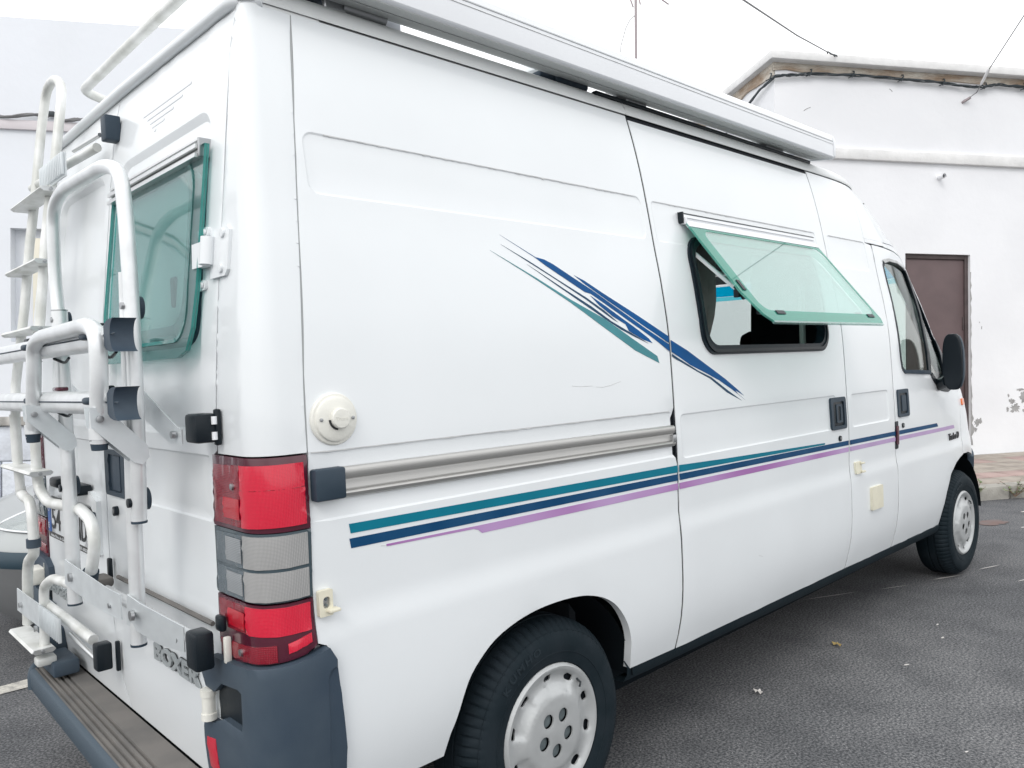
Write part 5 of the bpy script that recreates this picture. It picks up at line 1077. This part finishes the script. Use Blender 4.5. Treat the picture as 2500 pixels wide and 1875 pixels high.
# ladder clamps to the left door
BR = M['plate']
zt = 2.09
obj('ladder_bracket', *prism([(-.030, 1.47, 2.165-.035), (-.030, 1.18, 2.165-.035), (-.030, 1.18, 2.055), (-.030, 1.47, 2.055)], (.004, 0, 0)), BR, LAD, 20)
for i in range(14): obj('bracket_rib', *box((-.036, 1.45-i*.020, 2.095), (.010, .006, .07), None, .002), BR, LAD, 30)
obj('ladder_bar', *tube([(-.002, 1.72, 2.120), (.005, 1.30, 2.118), (.030, 1.06, 2.125)], .014, .03, 12), M['tubew'], LAD, 50)
obj('ladder_bar', *tube([(.015, 1.25, 2.155), (.040, 1.06, 2.165)], .007, 0, 10), M['alu'], LAD, 50)
obj('door_clamp', *box((.055, 1.005, 2.172), (.046, .046, .076), None, .005), M['navyplastic'], LAD, 40)
obj('ladder_bracket', *prism([(-.118, 1.72, .672), (-.118, 1.58, .672), (-.118, 1.30, .600+.075), (-.118, 1.18, .675), (-.118, 1.18, .60), (-.118, 1.42, .595), (-.118, 1.73, .590)], (.003, 0, 0)), BR, LAD, 20)
for i in range(13): obj('bracket_rib', *box((-.121, 1.38-i*.019, .640), (.010, .006, .076), None, .002), BR, LAD, 30)
obj('ladder_bar', *tube([(-.088, 1.47, .662), (-.060, 1.03, .625)], .0155, 0, 14), M['tubew'], LAD, 50); obj('ladder_bar', *tube([(-.08, 1.2, .61), (-.055, 1.03, .565)], .008, 0, 8), M['alu'], LAD, 50)
obj('door_clamp', *box((-.046, .995, .580), (.044, .045, .080), None, .006), M['black'], LAD, 40); obj('clamp_hook', *box((-.012, .965, .578), (.012, .014, .090), None, .003), M['black'], LAD, 40)
for y, z in ((1.655, .625), (1.445, .585)): obj('bolt', *cyl((-.118, y, z), (-.128, y, z), .010, 8), M['zinc'], LAD, 40)
obj('bracket_shoe', *box((-.10, 1.44, .475), (.06, .05, .03), None, .008), M['tubew'], LAD, 40); obj('ladder_foot', *box((-.05, 1.47, .445), (.08, .17, .05), None, .008), M['bumper'], LAD, 40)
# ---- bike carrier on the right rear door (x = -0.12 plane)
BX = -.12
BC = obj('bike_carrier', *tube([(BX, .975, 1.585), (BX, 1.0, 1.70), (BX, .985, 1.905), (BX, .88, 1.940), (BX, .50, 1.930), (BX, .395, 1.895), (BX, .372, 1.80), (BX, .362, 1.60), (BX, .365, 1.30), (BX, .384, 1.068)], .0175, .075, 16), M['tube'], VAN, 50); BC['label'] = 'folded aluminium bike carrier on the right rear door'
def bt(name, P, r=.0175, fil=0, m='tube', n=16): return obj(name, *tube(P, r, fil, n), M[m], BC, 50)
bt('carrier_post', [(BX, .970, 1.60), (BX, .965, 1.29), (BX, .966, 1.03), (BX, .965, .762)], .0195)
bt('carrier_post', [(BX, .385, 1.655), (BX, .400, 1.40), (BX, .418, 1.10), (BX, .430, .766)], .0180)
for y_, z_, r_ in ((.965, .762, .0195), (.430, .766, .0180), (.384, 1.068, .0175)): obj('tube_end', *cyl((BX, y_, z_+.003), (BX, y_, z_-.003), r_+.0006, 18), M['navyplastic'], BC, 40)
bt('post_sleeve', [(BX, .971, 1.612), (BX, .970, 1.545)], .0215); bt('post_sleeve', [(BX, .971, 1.614), (BX, .971, 1.610)], .0222, m='zinc')
for y, z in ((.970, 1.585), (.365, 1.575), (.972, 1.10), (.385, 1.115)):
    obj('clamp_knob', *cyl((BX+.016, y+.040, z), (BX+.036, y+.040, z), .0270, 24), M['navyplastic'], BC, 40); obj('bolt', *cyl((BX-.016, y, z), (BX-.024, y, z), .011 if z < 1.3 else .009, 6 if z > 1.3 else 16), M['zinc'] if z > 1.3 else M['black'], BC, 40)
obj('bolt', *cyl((BX-.016, .368, 1.240), (BX-.024, .368, 1.240), .0115, 16), M['black'], BC, 40)
IX = -.20
bt('fold_frame', [(IX, .985, 1.255), (IX, .935, 1.44), (IX, .925, 1.505), (IX, .85, 1.528), (IX, .42, 1.533), (IX, .352, 1.515), (IX, .350, 1.43), (IX, .372, 1.315), (IX, .376, 1.262)], .0195, .05)
for y, z in ((.982, 1.258), (.376, 1.266)): obj('tube_cap', *cyl((IX, y, z+.006), (IX, y+.001, z-.020), .0200, 16, .017), M['navyplastic'], BC, 40); obj('tube_collar', *cyl((IX, y, z+.004), (IX, y, z+.030), .0212, 16), M['tube'], BC, 40)
for yy in (.372, .96):
    y_ = yy-.022
    P = [(-.224, y_, 1.345), (-.222, y_, 1.300), (-.136, y_, 1.213), (-.116, y_, 1.205), (-.100, y_, 1.222), (-.104, y_, 1.250), (-.190, y_, 1.342)]
    obj('swing_arm', *prism(P, (0, .003, 0)), BR, BC, 20); obj('swing_arm', *prism([(a, b+.040, c) for a, b, c in P], (0, .003, 0)), BR, BC, 20)
    obj('rivet', *cyl((-.205, y_-.003, 1.318), (-.205, y_-.010, 1.318), .008, 12), M['zinc'], BC, 40)
# wheel channels
RX = -.165
for zc, z2 in ((1.502, 1.503), (1.347, 1.352)):
    k = MB()
    pr = [(.024*math.copysign(abs(math.cos(a))**.8, math.cos(a)), .029*math.copysign(abs(math.sin(a))**.8, math.sin(a))) for a in np.linspace(0, 2*PI, 29)[:-1]]
    V = []; F = []; n = len(pr); ys = (1.66, .290)
    for i, y in enumerate(ys):
        z_ = zc if i == 0 else z2
        for a, b in pr: V.append(Vector((RX+a, y, z_+b)))
    F = [(i, (i+1) % n, n+(i+1) % n, n+i) for i in range(n)]+[tuple(range(n)), tuple(range(n, 2*n))]
    ro_ = obj('wheel_channel', V, F, M['tube'], BC, 40)
    obj('channel_groove', *tube([(RX-.0245, 1.65, zc+.003), (RX-.0245, .26, z2+.003)], .0022, n=6), M['navyplastic'], BC, 40)
    # crescent end cap
    outer = [(.330, z2-.022), (.330, z2+.022), (.316, z2+.031), (.292, z2+.036), (.262, z2+.037)]
    inner = [(.262+.026*math.cos(math.radians(a)), z2+.036*math.sin(math.radians(a))) for a in np.linspace(75, -75, 10)]
    low = [(.262, z2-.037), (.292, z2-.036), (.316, z2-.031)]
    obj('channel_end', *prism([(RX-.028, y, z) for y, z in outer+inner+low], (.050, 0, 0)), M['bumper'], BC, 30)
    for y in (.86, 1.41) if zc > 1.4 else (.83, 1.39): 
        yy_ = .455 if y < 1 else 1.03
    for y in (.455, 1.03):
        obj('strap_clip', *egg(Vector((RX-.030, y, interp(y, [.245, 1.66], [z2, zc])+.006)), (.012, .030, .009)), M['navyplastic'], BC, 50)
    for y in (.50, .90, 1.2):
        obj('wheel_strap', *tube([(RX+.02, y+.05, z2-.030), (RX+.035, y, z2-.045), (RX+.03, y-.06, z2-.032)], .004, .02, 6), M['black'], BC, 50)
        obj('strap_buckle', *box((RX+.02, y, z2+.034), (.03, .05, .012), None, .004), M['black'] if y != .9 else M['maroon'], BC, 40)
# brackets from the posts to the door edge clamps
obj('carrier_bracket', *prism([(-.06, .560, 1.400), (-.06, .285, 1.290), (-.058, .262, 1.285), (-.058, .262, 1.250), (-.06, .330, 1.250), (-.06, .62, 1.345)], (.003, 0, 0)), BR, BC, 20)
obj('carrier_bracket', *prism([(-.06, 1.12, 1.400), (-.06, .955, 1.330), (-.06, .955, 1.29), (-.06, 1.12, 1.36)], (.003, 0, 0)), BR, BC, 20)
obj('door_clamp', *box((-.036, .205, 1.288), (.050, .066, .066), None, .008), M['black'], BC, 40); obj('clamp_hook', *box((-.010, .176, 1.289), (.014, .016, .082), None, .004), M['black'], BC, 40)
for z_ in (1.270, 1.305): obj('hinge_barrel', *cyl((-.019, .172, z_-.009), (-.019, .172, z_+.009), .0065, 10), M['awn'], BC, 40)
obj('bolt', *cyl((-.062, .29, 1.272), (-.072, .29, 1.272), .009, 10), M['zinc'], BC, 40)
obj('carrier_bracket', *prism([(-.142, .430, .892), (-.140, .345, .885), (-.112, .33, .862), (-.076, .262, .832), (-.076, .262, .774), (-.100, .345, .778), (-.125, .40, .800), (-.142, .440, .818)], (.003, 0, 0)), BR, BC, 20)
obj('carrier_bracket', *prism([(-.142, .965, .895), (-.142, .60, .880), (-.120, .555, .862), (-.120, .552, .800), (-.130, .60, .802), (-.142, .70, .812), (-.142, .972, .822)], (.003, 0, 0)), BR, BC, 20)
for y, z in ((.90, .855), (.39, .850), (.60, .830), (.285, .800)): obj('bolt', *cyl((-.142 if y > .35 and y != .60 else (-.076 if y < .35 else -.126), y, z), (-.150 if y > .35 and y != .60 else (-.086 if y < .35 else -.136), y, z), .0125 if y > .7 or y == .39 else .007, 12), M['zinc'], BC, 40)
bt('carrier_bar', [(-.058, .88, .802), (-.060, .26, .806)], .0145); 
obj('door_clamp', *box((-.062, .205, .790), (.045, .062, .086), None, .009), M['black'], BC, 40); obj('clamp_hook', *box((-.015, .168, .785), (.016, .014, .060), None, .004), M['ivory'], BC, 40)
obj('clamp_hook', *box((-.018, .190, .842), (.016, .034, .036), None, .006), M['black'], BC, 40)
obj('door_clamp', *box((-.045, .965, .812), (.045, .085, .030), None, .010), M['step'], BC, 40); obj('clamp_hook', *box((-.012, 1.00, .838), (.012, .022, .06), None, .004), M['black'], BC, 40)
obj('edge_strip', *tube([(-.012, .93, .823), (-.012, .25, .826)], .006, 0, 6), M['step'], BC, 40)
# ================================================================== PARKED CAR (front corner seen at the left)
CAR = thing('parked_car', 'silver hatchback with a dark grey bumper, only its front corner showing at left', 'car', (2, 3.55, 0))
def CP(o): o.parent = CAR; o.matrix_parent_inverse = Matrix.Translation((-2, -3.55, 0)); TOPS.remove(o) if o in TOPS else None; return o
def carpt(u, z, off=0, nose=.02, L=3.9):
    """u: 0 right side rear .. 1 front centre .. 2 left side; rounded front plan"""
    yc = 3.50; hw = interp(z, [.2, .5, .8, 1.0, 1.4], [.80, .86, .85, .80, .60]); fx = interp(z, [.2, .3, .5, .62, .70, .80, .9], [.12, .05, 0, .02, .10, .38, .80])
    n = 2.8; m_ = .9
    def half(t):
        if t < .5: k = t/.5; return (fx+m_+(L-fx-m_)*(1-k), hw)
        ph = (t-.5)/.5*PI/2; return (fx+m_*(1-math.sin(ph)**(2/n)), hw*math.cos(ph)**(2/n) if t < 1 else 0)
    if u <= 1: x, h = half(u); return Vector((x-off*.7, yc-h-off*(.7 if u < .9 else 0), z))
    x, h = half(2-u); return Vector((x-off*.7, yc+h+off*(.7 if u > 1.1 else 0), z))
def loft(name, zs_, m, off=0, n=64, top=False, par=CAR):
    V = []; F = []
    for j, z in enumerate(zs_):
        for i in range(n+1): V.append(carpt(2*i/n, z, off(z) if callable(off) else off))
        if j:
            for i in range(n): a = j*(n+1)+i; F.append((a-n-1, a-n, a+1, a))
    if top: F.append(tuple(range((len(zs_)-1)*(n+1), len(zs_)*(n+1))))
    return CP(_obj(name, V, F, m, None, 45))
loft('bumper', [.20, .24, .34, .42, .50], M['cardark'], .015); loft('bumper_strip', [.50, .505, .52, .56, .575, .58], M['carblack'], lambda z: .015+.02*(1-abs(z-.54)/.04))
body = loft('body', [.56, .60, .66, .70, .76, .84, .90, .93], M['carsilver'], 0, 64, True)
gh = MB()
for a, b in (((1.15, .93), (1.75, 1.38)),): pass
V = []; F = []
prof = [(1.1, .92, .78), (1.7, 1.36, .60), (2.2, 1.42, .60), (3.3, 1.38, .60), (3.85, .95, .74)]
for x, z, hw in prof: V += [(x, 3.5-hw, z), (x, 3.5+hw, z)]
for i in range(4): F.append((2*i, 2*i+1, 2*i+3, 2*i+2))
F += [(0, 2, 4, 6, 8), (1, 9, 7, 5, 3)]
CP(_obj('glasshouse', V, F, M['cardark'], None, 0))
def carQ(u, z, off=0): return carpt(u, z, off)
hl = [(.735, .655), (.80, .665), (.90, .68), (.905, .775), (.84, .80), (.765, .765), (.735, .70)]
hl = [(.70, .665), (.93, .675), (.93, .770), (.86, .80), (.775, .775), (.725, .72)]
_p = panel('headlamp', None, M['lampglass'], carQ, hl, (), (), .006, .03, .014, 30); TOPS.append(_p) if _p not in TOPS else None; CP(_p)
_p = panel('headlamp_reflector', None, M['chrome'], carQ, offs(hl, .012), (), (), .004, .03, .004, 30); CP(_p)
_p = panel('headlamp_rim', None, M['white'], carQ, hl, (offs(hl, .010),), (), .01, .02, .018, 30); CP(_p)
for x, y in ((.78, 2.72), (3.2, 2.72), (.78, 4.28), (3.2, 4.28)):
    CP(_obj('car_wheel', *tube([(x, y-.09, .30), (x, y-.07, .30), (x, y+.07, .30), (x, y+.09, .30)], [.27, .30, .30, .27], n=28), M['tyre'], None, 40))
# ================================================================== tilt everything so that the houses stand upright and the street slopes
for o in TOPS:
    if o.parent is None and o.name in sc.objects: o.matrix_world = TILT @ o.matrix_basis
